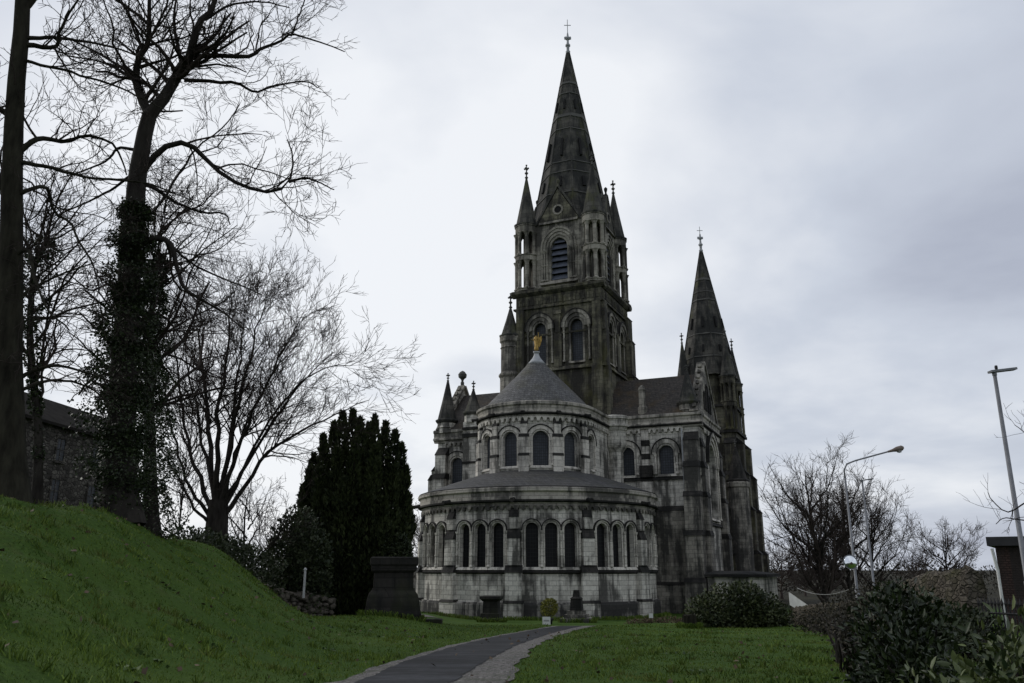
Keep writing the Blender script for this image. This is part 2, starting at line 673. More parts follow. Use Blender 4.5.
def strip(lo, hi, dz, k, name, mat):
    V = []
    for i, Y in enumerate(pt):
        for j in range(k + 1):
            x = lo[i] + (hi[i] - lo[i]) * j / k
            V.append((x, Y, gz(x, Y) + dz))
    F = [(i * (k + 1) + j, i * (k + 1) + j + 1, (i + 1) * (k + 1) + j + 1, (i + 1) * (k + 1) + j) for i in range(len(pt) - 1) for j in range(k)]
    return tag(np_mesh(name, np.array(V), np.array(F), mat, smooth=True), kind='structure')


M['tar'] = simple('path_asphalt', (0.005, 0.0055, 0.0065), (0.021, 0.0215, 0.024), 2.6, 0.8, 0.7, detail=10)
_nt = M['tar'].node_tree
_b = _nt.nodes['Principled BSDF']
_b.inputs['Specular IOR Level'].default_value = 0.3
_old = _b.inputs['Base Color'].links[0].from_socket
_p = rampn(_nt, noise(_nt, coords(_nt, (.22, 1.25, 1)), 1.0, 7, .75, .9), [(0.40, G(.25)), (0.5, G(.9)), (0.60, G(2.3))])
_nt.links.new(mixc(_nt, 1.0, _old, _p, 'MULTIPLY'), _b.inputs['Base Color'])


def gravelmat(name, a, b_, c):
    m, nt, b = mk(name)
    v = nd(nt, 'ShaderNodeTexVoronoi')
    v.inputs['Scale'].default_value = 22
    nt.links.new(coords(nt), v.inputs['Vector'])
    sp = nd(nt, 'ShaderNodeSeparateColor')
    nt.links.new(v.outputs['Color'], sp.inputs[0])
    col = rampn(nt, sp.outputs[0], [(0.1, a), (0.55, b_), (0.95, c)])
    n = noise(nt, coords(nt), 1.3, 4)
    col = mixc(nt, rampn(nt, n, [(0.5, G(0)), (0.72, G(0.6))]), col, (0.05, 0.055, 0.03))
    nt.links.new(col, b.inputs['Base Color'])
    b.inputs['Roughness'].default_value = 0.9
    bump(nt, b, v.outputs['Distance'], 0.8, 0.03)
    return m


M['gravel'] = gravelmat('verge_gravel', (0.05, 0.045, 0.04), (0.115, 0.104, 0.092), (0.23, 0.212, 0.19))
wob = 0.06 * np.sin(pt * 1.3) + 0.04 * np.sin(pt * 3.3 + 1)
wob2 = 0.07 * np.sin(pt * 1.1 + 2) + 0.05 * np.sin(pt * 2.9)
strip(pc[:, 0] - pc[:, 1] - pc[:, 2] + wob, pc[:, 0] + pc[:, 1] + pc[:, 3] + wob2, 0.018, 8, 'gravel_verge', M['gravel'])
tw = 0.025 * np.sin(pt * 3.1) + 0.015 * RNG.normal(size=len(pt))
strip(pc[:, 0] - pc[:, 1] + tw, pc[:, 0] + pc[:, 1] - tw, 0.03, 6, 'tarmac_path', M['tar'])
CA, SA = math.cos(R_(24)), math.sin(R_(24))
OX, OY = 7.0, 90.0


def church_to_world(v, u, z=0.0):
    return Vector((OX + v * CA + u * SA, OY - v * SA + u * CA, z))


wkv, wkf = [], []
for i in range(41):
    t = i / 40
    q, w_ = Vector((-16.5 + 12 * t, 53.5 + 5.5 * t, 0)), .9
    for sg in (-1, 1):
        y = q.y + sg * w_ + .06 * math.sin(i * 1.3 + sg)
        wkv.append((q.x, y, gz(q.x, y) + .03))
wkf = [(2 * i, 2 * i + 2, 2 * i + 3, 2 * i + 1) for i in range(40)]
tag(np_mesh('gravel_walk', np.array(wkv), np.array(wkf), M['gravel'], smooth=True), kind='structure')

# ------------------------------------------------------------------ cathedral
CATH = empty('cathedral', (OX, OY, 0), R_(-24))
tag(CATH, 'grey limestone cathedral with round apse, tall central spire and a lower spire behind', 'cathedral')
UC = -11.2       # centre of the apse curve on the church's axis


def curved(R):
    """map (s, z, d) of a U-shaped wall: half circle to the east, straight arms going west"""
    Lc = PI * R / 2

    def f(s, z, d=0.0):
        if abs(s) <= Lc:
            a = s / R
            return Vector(((R + d) * math.sin(a), UC - (R + d) * math.cos(a), z))
        sg = 1 if s > 0 else -1
        return Vector((sg * (R + d), UC + abs(s) - Lc, z))
    return f


def ring(R):
    """map of a wall on a full circle"""
    return lambda s, z, d=0.0: Vector(((R + d) * math.sin(s / R), UC - (R + d) * math.cos(s / R), z))


def flat(o, d, n):
    o, d, n = Vector(o), Vector(d).normalized(), Vector(n).normalized()
    return lambda s, z, dd=0.0: o + d * s + n * dd + Vector((0, 0, z))


def arch(hw, zs, pointed=0.0, n=12):
    """points from left springing over the crown to the right springing; pointed 0 = round"""
    if pointed <= 0:
        return [(-hw * math.cos(PI * i / n), zs + hw * math.sin(PI * i / n)) for i in range(n + 1)]
    r = hw * (1 + pointed)
    a1 = math.acos((r - hw) / r)
    L = [(r - hw - r * math.cos(a1 * i / (n // 2)), zs + r * math.sin(a1 * i / (n // 2))) for i in range(n // 2 + 1)]
    return L + [(-x, z) for x, z in L[::-1][1:]]


def wall_strip(mb, f, s0, s1, z0, z1, ops, ds=0.6, reveal=0.45):
    def quad(a, b, zb, zt):
        k = max(1, int(math.ceil((b - a) / ds)))
        for i in range(k):
            p, q = a + (b - a) * i / k, a + (b - a) * (i + 1) / k
            mb.add([f(p, zb), f(q, zb), f(q, zt), f(p, zt)], [(0, 1, 2, 3)])
    cur = s0
    for (sc, hw, zb, zs, pt_) in sorted(ops):
        quad(cur, sc - hw, z0, z1)
        quad(sc - hw, sc + hw, z0, zb)
        A = arch(hw, zs, pt_)
        for (xa, za), (xb, zb2) in zip(A[:-1], A[1:]):
            mb.add([f(sc + xa, za), f(sc + xb, zb2), f(sc + xb, z1), f(sc + xa, z1)], [(0, 1, 2, 3)])
        loop = [(-hw, zb)] + A + [(hw, zb), (-hw, zb)]
        for (xa, za), (xb, zb2) in zip(loop[:-1], loop[1:]):
            mb.add([f(sc + xa, za), f(sc + xb, zb2), f(sc + xb, zb2, -reveal), f(sc + xa, za, -reveal)], [(0, 1, 2, 3)])
        cur = sc + hw
    quad(cur, s1, z0, z1)
    return mb


def arch_band(mb, f, sc, hi, ho, zb, zs, d0, d1, pt_=0.0, n=14):
    I = [(-hi, zb)] + arch(hi, zs, pt_, n) + [(hi, zb)]
    k = (1 + pt_)
    O = [(-ho, zb)] + arch(ho, zs, pt_, n) + [(ho, zb)]
    m = len(I)
    vs = []
    for (x, z) in I:
        vs.append(f(sc + x, z, d1))
    for (x, z) in O:
        vs.append(f(sc + x, z, d1))
    for (x, z) in O:
        vs.append(f(sc + x, z, d0))
    for (x, z) in I:
        vs.append(f(sc + x, z, d0))
    fs = []
    for i in range(m - 1):
        for a in range(4):
            b = (a + 1) % 4
            fs.append((a * m + i, a * m + i + 1, b * m + i + 1, b * m + i))
    fs += [(0, m, 2 * m, 3 * m), (m - 1, 4 * m - 1, 3 * m - 1, 2 * m - 1)]
    mb.add(vs, fs)


def fbox(mb, f, s0, s1, z0, z1, d0, d1, taper=0.0):
    """block on a wall map; taper pulls the top's face back to d0 (a weathered offset)"""
    dt = d1 - taper
    vs = [f(s, z, d) for s in (s0, s1) for (z, d) in ((z0, d0), (z0, d1), (z1, dt), (z1, d0))]
    mb.add(vs, [(0, 1, 2, 3), (7, 6, 5, 4), (0, 4, 5, 1), (1, 5, 6, 2), (2, 6, 7, 3), (3, 7, 4, 0)])


def sweep(mb, f, s0, s1, prof, ds=0.5):
    k = max(1, int(math.ceil((s1 - s0) / ds)))
    m = len(prof)
    vs = [f(s0 + (s1 - s0) * i / k, z, d) for i in range(k + 1) for (d, z) in prof]
    fs = []
    for i in range(k):
        for j in range(m):
            q = (j + 1) % m
            fs.append((i * m + j, i * m + q, (i + 1) * m + q, (i + 1) * m + j))
    fs += [tuple(range(m)), tuple(k * m + j for j in range(m - 1, -1, -1))]
    mb.add(vs, fs)


def colonnette(mb, f, s, z0, z1, d, r, n=8, rings=1):
    p = f(s, z0, d)
    H = z1 - z0
    prof = [(r * 1.7, 0), (r * 1.7, r), (r, r * 2.2)]
    for k in range(rings):
        zc_ = H * (k + 1) / (rings + 1)
        prof += [(r, zc_ - r * .8), (r * 1.4, zc_ - r * .5), (r * 1.4, zc_ + r * .5), (r, zc_ + r * .8)]
    prof += [(r, H - r * 3.2), (r * 1.8, H - r), (r * 1.9, H)]
    mb.lathe(p, prof, n)


HOOD = [0]


def window(name, f, sc, hw, zb, zs, pt_=0.0, trim=None, orders=((0.0, 0.22, 0.10), (0.26, 0.5, 0.2)), pane=None, cols=True, sill=True, reveal=0.40, label=None, rings=1, colr=0.09, hood=0.09):
    """surround of moulded arches, colonnettes and sill as one part, its pane a sub-part"""
    mb = MB()
    for (a, b_, d) in orders:
        z0 = zb if a < 0.05 else zs - 0.12
        arch_band(mb, f, sc, hw + a, hw + b_, z0, zs, -0.05, d, pt_)
    if cols:
        a = orders[-1][0] if len(orders) > 1 else orders[0][1]
        for sg in (-1, 1):
            colonnette(mb, f, sc + sg * (hw + a + 0.12), zb, zs - 0.12, 0.10, colr, 8, rings)
    if sill:
        fbox(mb, f, sc - hw - 0.25, sc + hw + 0.25, zb - 0.22, zb, -0.1, 0.22, 0.12)
    w = mb.build(name, trim or M['trim'], CATH)
    hd = MB()
    a_, b2_, d_ = orders[-1]
    HOOD[0] += 1
    arch_band(hd, f, sc, hw + b2_ - .01, hw + b2_ + hood, zs - .1, zs, -.05, d_ + .06 + .004 * (HOOD[0] % 2), pt_)
    hd.build('hood_mould', M['soot_dark'], w)
    if label:
        w['label'] = label
    pm = MB()
    A = arch(hw + 0.01, zs, pt_, 14)
    vs = [f(sc - hw, zb, -reveal)] + [f(sc + x, z, -reveal) for x, z in A] + [f(sc + hw, zb, -reveal)]
    pm.add(vs, [tuple(range(len(vs)))])
    pm.build('pane', pane or M['glass'], w)
    return w


def cross_finial(mb, p, h, r):
    mb.lathe(p, [(r * .9, 0), (r * 1.5, h * .06), (r * .7, h * .14), (r * .6, h * .3), (r * 1.5, h * .36), (r * 1.5, h * .42), (r * .6, h * .48), (r * .5, h)], 8)
    for a in (0, PI / 2):
        M_ = Matrix.Rotation(a, 3, 'Z')
        mb.box(Vector(p) + Vector((0, 0, h * .74)), (r * 4.2, r * 1.0, r * 1.1), M_)
    mb.lathe(Vector(p) + Vector((0, 0, h * .96)), [(r * .5, 0), (r * .9, h * .05), (0.01, h * .1)], 8)


def pinnacle(p, r, h, fin, n=8, mat=None, eave=0.15, label=None, finmat=None):
    """conical stone cap with a finial of its own"""
    mb = MB()
    mb.lathe(p, [(r, -0.35), (r + eave, -0.15), (r + eave, 0.0), (r * .92, 0.12), (r * .5, h * .5), (0.10, h)], n)
    c = mb.build('pinnacle_cap', mat or M['spire'], CATH)
    fm = MB()
    cross_finial(fm, (p[0], p[1], p[2] + h - 0.08), fin, max(0.11, fin * .085))
    fm.build('finial', finmat or M['spire_rib'], c)
    return c


fA, fC = ring(10.8), curved(5.5)
SA_, SC_ = PI * 10.8 / 2, PI * 5.5 / 2
deg = PI / 180
BAY, PITCHD = -4.0, 32.0
bays = [BAY + PITCHD * k for k in (-2, -1, 0, 1, 2, 3)]
# --- ambulatory wall with three windows a bay
ops = []
for c in bays:
    for q in (-8.4, 0, 8.4):
        sc = 10.8 * (c + q) * deg
        if -SA_ - 0.3 < sc < SA_ + 3.5:
            ops.append((sc, 0.52, 3.35, 6.35, 0.0))
mb = MB()
wall_strip(mb, fA, -SA_ - 6.2, SA_ + 6.2, 0.55, 8.4, ops, 0.4)
mb.build('ambulatory_wall', M['pale'], CATH)
mb = MB()
sweep(mb, fA, -SA_ - 6.2, SA_ + 6.2, [(-.3, -1.6), (.30, -1.6), (.30, .42), (.16, .62), (-.3, .62)])
mb.build('plinth', M['plinth'], CATH)
mb = MB()
sweep(mb, fA, -SA_ - 6.2, SA_ + 6.2, [(-.2, 2.82), (.08, 2.82), (.20, 2.92), (.20, 3.02), (.02, 3.14), (-.2, 3.14)])
mb.build('sill_course', M['soot_dark'], CATH)
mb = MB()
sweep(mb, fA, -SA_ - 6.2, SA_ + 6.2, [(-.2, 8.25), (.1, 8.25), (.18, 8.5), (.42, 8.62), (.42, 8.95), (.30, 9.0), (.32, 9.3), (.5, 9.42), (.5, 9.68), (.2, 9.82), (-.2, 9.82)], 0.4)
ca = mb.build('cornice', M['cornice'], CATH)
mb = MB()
sweep(mb, fA, -SA_ - 6.2, SA_ + 6.2, [(.1, 8.46), (.46, 8.58), (.46, 8.72), (.1, 8.8)], 0.4)  # dark strip along the lower roll of the cornice
mb.build('drip_mould', M['soot_dark'], ca)


def corbels(f, s0, s1, z, mat, pitch=0.6, h=0.44, d=0.26, name='corbel_table'):
    mb = MB()
    n = int((s1 - s0) / pitch)
    p = (s1 - s0) / n
    for i in range(n):
        a = s0 + i * p
        pts = [(a, z - h), (a + p * .22, z - h), (a + p * .30, z - h * .45), (a + p * .5, z - h * .2), (a + p * .72, z - h * .45), (a + p * .8, z - h), (a + p, z - h)]
        for (xa, za), (xb, zb) in zip(pts[:-1], pts[1:]):
            mb.add([f(xa, za, d), f(xb, zb, d), f(xb, z, d), f(xa, z, d), f(xa, za, -.05), f(xb, zb, -.05)], [(0, 1, 2, 3), (0, 4, 5, 1)])
    return mb.build(name, mat, CATH)


corbels(fA, -SA_ - 6, SA_ + 6, 8.26, M['grey'], .6, .36, .2)
for sc, hw, zb, zs, q in ops:
    window('window', fA, sc, hw, zb, zs, 0, M['trim'], ((0.0, 0.11, 0.05), (0.14, 0.25, 0.15)), M['glass'], True, True, 0.42, rings=2, colr=0.085, hood=.07)
# buttresses of the ambulatory: pale shafts with blackened offsets
for c in bays:
    s = 10.8 * (c + 16) * deg
    if abs(s) > SA_ + 1:
        continue
    mb = MB()
    fbox(mb, fA, s - .78, s + .78, -1.6, .55, -.1, .62)
    fbox(mb, fA, s - .66, s + .66, .55, 2.9, -.1, .52)
    fbox(mb, fA, s - .48, s + .48, 3.5, 5.6, -.1, .46)
    fbox(mb, fA, s - .36, s + .36, 6.4, 7.3, -.1, .36)
    b_ = mb.build('buttress', M['pale'], CATH)
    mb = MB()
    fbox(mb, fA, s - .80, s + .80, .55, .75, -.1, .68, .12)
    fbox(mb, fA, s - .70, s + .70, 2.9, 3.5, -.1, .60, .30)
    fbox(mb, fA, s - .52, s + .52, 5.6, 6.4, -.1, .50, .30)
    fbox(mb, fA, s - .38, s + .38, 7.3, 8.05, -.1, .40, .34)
    mb.build('weathering', M['soot_dark'], b_)
    mb = MB()
    p = fA(s, 8.72, .4)
    q = fA(s, 8.62, 1.15)
    mb.tube([p, p.lerp(q, .6), q], [.2, .16, .19], 7)
    mb.build('gargoyle', M['soot_dark'], CATH)
# --- ambulatory roof
mb = MB()
k = 90
for i in range(k + 1):
    t = i / k
    sA = -SA_ - 6.2 + (2 * SA_ + 12.4) * t
    a = fA(sA, 9.80, .42)
    # inner edge: the clerestory wall point in the same direction
    if abs(sA) <= SA_:
        b_ = fC(sA / 2, 11.75, 0.0)
    else:
        w_ = abs(sA) / 10.8
        b_ = Vector((math.copysign(5.5, sA), UC - 10.8 * math.cos(w_), 11.75))
    mb.v += [tuple(a), tuple(a.lerp(b_, .5) + Vector((0, 0, .03))), tuple(b_)]
for i in range(k):
    for j in range(2):
        mb.f.append((3 * i + j, 3 * i + 3 + j, 3 * i + 4 + j, 3 * i + 1 + j))
mb.build('ambulatory_roof', M['ambroof'], CATH, True)
# --- clerestory of the apse
cb = [-5 + 30.6 * k for k in (-2, -1, 0, 1, 2, 3)]
ops = [(5.5 * c * deg, 0.74, 12.15, 14.55, 0.0) for c in cb if abs(c) < 92]
mb = MB()
wall_strip(mb, fC, -SC_ - 6.2, SC_ + 6.2, 11.2, 16.8, ops, 0.3)
mb.build('apse_wall', M['pale'], CATH)
for sc, hw, zb, zs, q in ops:
    window('window', fC, sc, hw, zb, zs, 0, M['trim'], ((0.0, 0.13, 0.05), (0.16, 0.50, 0.16)), M['mesh_glass'], True, True, 0.35, rings=1)
corbels(fC, -SC_ - 6, SC_ + 6, 16.62, M['trim'], 0.56, 0.46, 0.24)
mb = MB()
sweep(mb, fC, -SC_ - 6.2, SC_ + 6.2, [(-.2, 16.6), (.16, 16.6), (.2, 16.8), (.4, 16.9), (.4, 17.1), (.22, 17.2), (.26, 17.62), (.42, 17.72), (.42, 17.95), (.15, 18.08), (-.2, 18.08)], 0.3)
ca = mb.build('cornice', M['cornice'], CATH)
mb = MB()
sweep(mb, fC, -SC_ - 6.2, SC_ + 6.2, [(.1, 16.74), (.44, 16.86), (.44, 16.98), (.1, 17.04)], 0.3)  # thin dark line run round the apse cornice's lower roll
mb.build('drip_mould', M['soot_dark'], ca)
for c in cb:
    s = 5.5 * (c + 15.3) * deg
    if abs(s) > SC_ + .5:
        continue
    mb = MB()
    fbox(mb, fC, s - .42, s + .42, 11.3, 13.0, -.1, .5)
    fbox(mb, fC, s - .42, s + .42, 13.25, 14.7, -.1, .44)
    fbox(mb, fC, s - .30, s + .30, 15.0, 15.9, -.1, .34)
    b_ = mb.build('buttress', M['trim'], CATH)
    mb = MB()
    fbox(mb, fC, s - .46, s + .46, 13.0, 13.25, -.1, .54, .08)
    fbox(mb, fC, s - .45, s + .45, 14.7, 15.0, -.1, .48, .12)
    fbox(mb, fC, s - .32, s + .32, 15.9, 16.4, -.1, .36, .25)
    mb.build('weathering', M['soot_dark'], b_)
    mb = MB()
    p, q = fC(s, 16.98, .35), fC(s, 16.85, 1.0)
    mb.tube([p, p.lerp(q, .6), q], [.17, .14, .17], 7)
    mb.build('gargoyle', M['soot_dark'], CATH)
# cone roof over the apse, its ridge running west to the tower
mb = MB()
prof = [(5.35, 18.0), (4.55, 18.9), (3.86, 19.64), (3.0, 20.53), (2.2, 21.34), (1.4, 22.22), (0.6, 23.13)]
mb.lathe((0, UC, 0), prof, 64)
mb.span((-5.5, UC, 17.7), (5.5, -4.9, 17.96))
roof = mb.build('apse_roof', M['cone'], CATH)
mb = MB()
mb.lathe((0, UC, 0), [(.98, 22.74), (.66, 23.12), (.40, 23.45), (.26, 23.75), (.22, 23.95), (.34, 24.0), (.34, 24.1), (.1, 24.12)], 24)
mb.build('lead_cap', M['lead'], roof, True)

# --- transepts (north to +X of the church, south to -X)
TV = 14.4
fE = flat((0, -5.0, 0), (1, 0, 0), (0, -1, 0))            # east wall, s = v
fN = flat((TV, 0, 0), (0, 1, 0), (1, 0, 0))               # north wall, s = u
fS = flat((-TV, 0, 0), (0, -1, 0), (-1, 0, 0))
mb = MB()
opsE = [(7.15, .74, 12.1, 14.2, .0), (11.1, .74, 12.1, 14.2, .0)]
wall_strip(mb, fE, 5.4, TV, -1.5, 17.0, opsE, 1.0)
wall_strip(mb, fE, -TV, -5.4, -1.5, 17.0, [(-12.0, .74, 12.1, 14.2, .0), (-7.4, .74, 12.1, 14.2, .0)], 1.0)
wall_strip(mb, fN, -5.0, 5.0, -1.5, 18.0, [(0.6, 1.9, 8.0, 13.4, .12)], 1.0, .7)
wall_strip(mb, fS, -5.0, 5.0, -1.5, 18.0, [(0.0, 1.9, 7.0, 13.4, .12)], 1.0, .7)
mb.add([(TV, 5, -1.5), (TV, 5, 18), (5, 5, 18), (5, 5, -1.5)], [(0, 1, 2, 3)])
mb.add([(-TV, 5, -1.5), (-TV, 5, 18), (-5, 5, 18), (-5, 5, -1.5)], [(0, 1, 2, 3)])
mb.build('transept_wall', M['pale'], CATH)
for sc, hw, zb, zs, q in opsE + [(-12.0, .74, 12.1, 14.2, .0)]:
    window('window', fE, sc, hw, zb, zs, 0, M['trim'], ((0.0, 0.16, 0.06), (0.2, 0.62, 0.16)), M['mesh_glass'], True, True, 0.35, rings=1, colr=.11)
window('window', fN, 0.6, 1.9, 8.0, 13.4, .12, M['trim'], ((0.0, 0.3, 0.08), (0.34, 0.7, 0.2), (0.74, 1.1, 0.34)), M['glass'], True, True, 0.6, label='great pointed window of the north transept')
# lower masonry of the north-east side: blackened broad pier, plinth and string courses
mb = MB()
fbox(mb, fE, 9.5, TV - .9, 2.05, 8.55, -.1, .55)
fbox(mb, fE, 9.3, TV - .9, -1.5, 1.75, -.1, .85)
mb.build('pier', M['grey'], CATH)
mb = MB()
fbox(mb, fE, 9.3, TV - .9, 8.55, 9.05, -.1, .62, .55)
fbox(mb, fE, 9.2, TV - .9, 1.75, 2.05, -.1, .9, .3)
fbox(mb, fE, 5.4, TV, 11.55, 11.85, -.1, .22, .1)
fbox(mb, fE, -TV, -5.4, 11.55, 11.85, -.1, .22, .1)
fbox(mb, fN, -5, 5, 2.0, 2.3, -.1, .3, .15)
fbox(mb, fN, -5, 5, 7.3, 7.6, -.1, .25, .12)
mb.build('string_course', M['soot_dark'], CATH)
mb = MB()
CORN = [(-.2, 16.62), (.16, 16.62), (.2, 16.8), (.4, 16.9), (.4, 17.1), (.22, 17.2), (.26, 17.62), (.42, 17.72), (.42, 17.95), (.15, 18.08), (-.2, 18.08)]
sweep(mb, fE, 5.0, TV + .42, CORN)
sweep(mb, fE, -TV - .42, -5.0, CORN)
sweep(mb, fN, -5.0, 5.0, CORN)
sweep(mb, fS, -5.0, 5.0, CORN)
ca = mb.build('cornice', M['cornice'], CATH)
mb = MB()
DRIP = [(.1, 16.74), (.44, 16.86), (.44, 16.98), (.1, 17.04)]  # profile of the dark line low on the transept cornice
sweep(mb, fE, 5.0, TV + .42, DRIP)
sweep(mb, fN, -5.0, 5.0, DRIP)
mb.build('drip_mould', M['soot_dark'], ca)
corbels(fE, 5.6, 8.6, 16.64, M['trim'], .56, .46, .24)
corbels(fE, 9.5, 12.9, 16.64, M['trim'], .56, .46, .24)
corbels(fE, -13.4, -10.6, 16.64, M['trim'], .56, .46, .24)
corbels(fN, -3.6, 4.6, 16.64, M['trim'], .56, .46, .24)
# pilaster between the two east windows, pale and black by turns
mb = MB()
mk2 = MB()
for i, (a, b_, w, d) in enumerate(((-1.4, 8.8, .7, .5), (9.3, 11.4, .62, .42), (13.0, 13.6, .36, .34), (14.15, 14.9, .36, .34), (15.5, 16.3, .36, .34))):
    fbox(mb, fE, 9.1 - w, 9.1 + w, a, b_, -.1, d)
for (a, b_, w, d) in ((11.85, 13.0, .62, .5), (13.6, 14.15, .40, .38), (14.9, 15.5, .40, .38)):
    fbox(mk2, fE, 9.1 - w, 9.1 + w, a, b_, -.1, d)
b_ = mb.build('buttress', M['trim'], CATH)
mk2.build('weathering', M['soot_dark'], b_)


def corner_buttress(f, s, sg, mats, top=15.2, pk=1.0):
    """angle buttress in four weathered stages"""
    a, b_ = MB(), MB()
    st = ((-1.6, 2.0, .95, 2.1), (2.4, 6.2, .82, 1.75), (6.7, 9.8, .76, 1.5), (10.3, 12.6, .70, 1.2), (13.2, top, .62, .85))
    st = tuple((z0, z1, w, d * pk) for z0, z1, w, d in st)
    for (z0, z1, w, d) in st:
        fbox(a, f, s - w, s + w, z0, z1, -.1, d)
    for i, (z0, z1, w, d) in enumerate(st):
        zt = st[i + 1][0] if i + 1 < len(st) else z1 + .9
        dn = st[i + 1][3] if i + 1 < len(st) else 0.05
        fbox(b_, f, s - w - .06, s + w + .06, z1, zt, -.1, d + .08, d + .05 - dn)
    o = a.build('buttress', mats[0], CATH)
    b_.build('weathering', mats[1], o)
    return o


corner_buttress(fE, TV - .75, 1, (M['grey'], M['soot_dark']))
corner_buttress(fN, -4.25, 1, (M['grey'], M['soot_dark']), 14.6, .3)
corner_buttress(fN, 4.3, 1, (M['grey'], M['soot_dark']), 14.6, .42)
corner_buttress(fE, -TV + .75, -1, (M['pale'], M['soot_dark']))
corner_buttress(fS, 4.2, 1, (M['pale'], M['soot_dark']), 13.6)
# corner drums and caps
for (v, u, r, h, fin, m_) in ((-13.6, -4.5, 1.15, 4.6, .9, 'pale'), (13.4, -4.3, 1.05, 3.2, .7, 'grey')):
    mb = MB()
    mb.lathe((v, u, 17.7), [(r - .1, 0), (r - .1, .5), (r + .02, .6), (r - .08, .72), (r - .08, 1.15), (r + .05, 1.3)], 12)
    mb.build('turret_drum', M[m_], CATH)
    pinnacle((v, u, 19.2), r, h, fin, 10)
# small turret of the south side between transept and apse
mb = MB()
mb.box((-9.95, -5.3, 15.2), (1.7, 1.4, 6.8))
mb.lathe((-9.95, -5.3, 18.5), [(.95, 0), (.95, .9), (1.08, 1.05), (1.08, 1.15)], 8, rot=PI / 8)
mb.build('turret_drum', M['pale'], CATH)
mb = MB()
fbox(mb, fE, -10.85, -9.05, 16.9, 17.3, -.1, 1.15)
fbox(mb, fE, -10.85, -9.05, 17.7, 18.0, -.1, 1.15)
fbox(mb, fE, -10.85, -9.05, 14.1, 14.3, -.1, 1.1)
mb.build('turret_band', M['soot_dark'], CATH)
pinnacle((-9.95, -5.3, 19.7), 1.05, 2.6, 1.0, 8)
# bowed stair projection in the north angle
mb = MB()
mb.lathe((6.0, -5.1, 0), [(.75, 9.5), (.75, 14.4), (.8, 14.5), (1.05, 14.8), (1.22, 15.1), (1.22, 16.5), (1.35, 16.62), (1.4, 16.85), (1.62, 16.95), (1.62, 17.12), (1.45, 17.2), (1.48, 17.6), (1.64, 17.72), (1.64, 17.95), (1.3, 18.1)], 20)
mb.build('stair_bow', M['pale'], CATH)
# roofs of transepts and nave
mb = MB()
mb.prism([(-TV + .3, -5.3, 18.0), (-TV + .3, 0, 22.9), (-TV + .3, 5.3, 18.0)], (2 * TV - .6, 0, 0))
mb.build('transept_roof', M['slate'], CATH)
mb = MB()
mb.prism([(-5.3, 4, 18.0), (0, 4, 22.6), (5.3, 4, 18.0)], (0, 24, 0))
mb.prism([(-10.0, 5, 9.5), (-5.3, 5, 12.5), (5.3, 5, 12.5), (10.0, 5, 9.5)], (0, 22, 0))
mb.build('nave_roof', M['slate'], CATH)
mb = MB()
mb.span((-5, 5, -1.5), (5, 27, 18.0))
mb.span((-9.8, 5.1, -1.5), (9.8, 27, 9.45))
mb.build('nave_wall', M['grey'], CATH)
# gables with stepped crocket coping
for sg in (1, -1):
    mb = MB()
    x = sg * TV
    mb.prism([(x, -5.0, 17.9), (x, 0, 23.6), (x, 5.0, 17.9)], (-sg * .55, 0, 0))
    g = mb.build('gable', M['grey' if sg > 0 else 'pale'], CATH)
    mb = MB()
    for s2 in (-1, 1):
        a, b_ = Vector((x + sg * .12, s2 * 5.25, 17.9)), Vector((x + sg * .12, 0, 23.95))
        n = Vector((0, s2 * .75, .66)) * .28
        mb.prism([a, b_, b_ + n, a + n], (-sg * .85, 0, 0))
        for i in range(8):
            p = a.lerp(b_, (i + .7) / 8.6) + n * 1.3
            mb.box(p - Vector((sg * .4, 0, 0)), (.34, .34, .42), Matrix.Rotation(s2 * .5, 3, 'X'))
    mb.build('coping', M['tower_trim'], g)
    mb = MB()
    mb.lathe((x - sg * .3, 0, 23.9), [(.2, 0), (.22, .6), (.12, .8), (.2, 1.0), (.48, 1.25), (.52, 1.6), (.3, 1.9), (.05, 2.05)] if sg < 0 else [(.2, 0), (.1, .3)], 10)
    mb.build('finial', M['spire_rib'], g)
    mb = MB()
    for (u, z, w, h) in ((-1.3, 18.8, .35, 1.5), (0, 18.8, .4, 2.4), (1.3, 18.8, .35, 1.5)):
        f = fN if sg > 0 else fS
        A = [(-w, z)] + arch(w, z + h, 0, 8) + [(w, z)]
        vs = [f(u + a, zz, .02) for a, zz in A]
        mb.add(vs, [tuple(range(len(vs)))])
        arch_band(mb, f, u, w, w + .14, z, z + h, -.05, .12)
    mb.build('gable_arcade', M['soot_dark'], g)
# standing pinnacle shaft on the north east roof edge
mb = MB()
mb.lathe((8.85, -4.7, 18.0), [(.5, 0), (.5, .9), (.36, 1.0), (.36, 2.6), (.42, 2.7), (.34, 2.95), (.1, 3.2)], 10)
mb.build('chimney_shaft', M['tower_trim'], CATH)

# --- central tower
TH = 4.95
TE = flat((0, -TH, 0), (1, 0, 0), (0, -1, 0))
TN = flat((TH, 0, 0), (0, 1, 0), (1, 0, 0))
TS = flat((-TH, 0, 0), (0, -1, 0), (-1, 0, 0))
TW = flat((0, TH, 0), (-1, 0, 0), (0, 1, 0))
mb = MB()
opT = [(-2.1, .68, 24.4, 28.3, .10), (2.1, .68, 24.4, 28.3, .10)]
for f in (TE, TN, TS, TW):
    wall_strip(mb, f, -TH, TH, 12.0, 32.5, opT if f in (TE, TN) else [], 2.0, .5)
mb.build('tower_wall', M['tower'], CATH)
for f in (TE, TN):
    for (sc, hw, zb, zs, q) in opT:
        window('window', f, sc, hw, zb, zs, q, M['tower_trim'], ((0.0, 0.2, 0.06), (0.24, 0.58, 0.16), (0.62, 0.98, 0.30)), M['mesh_glass'], True, True, 0.45, rings=2, colr=.1)
mb = MB()
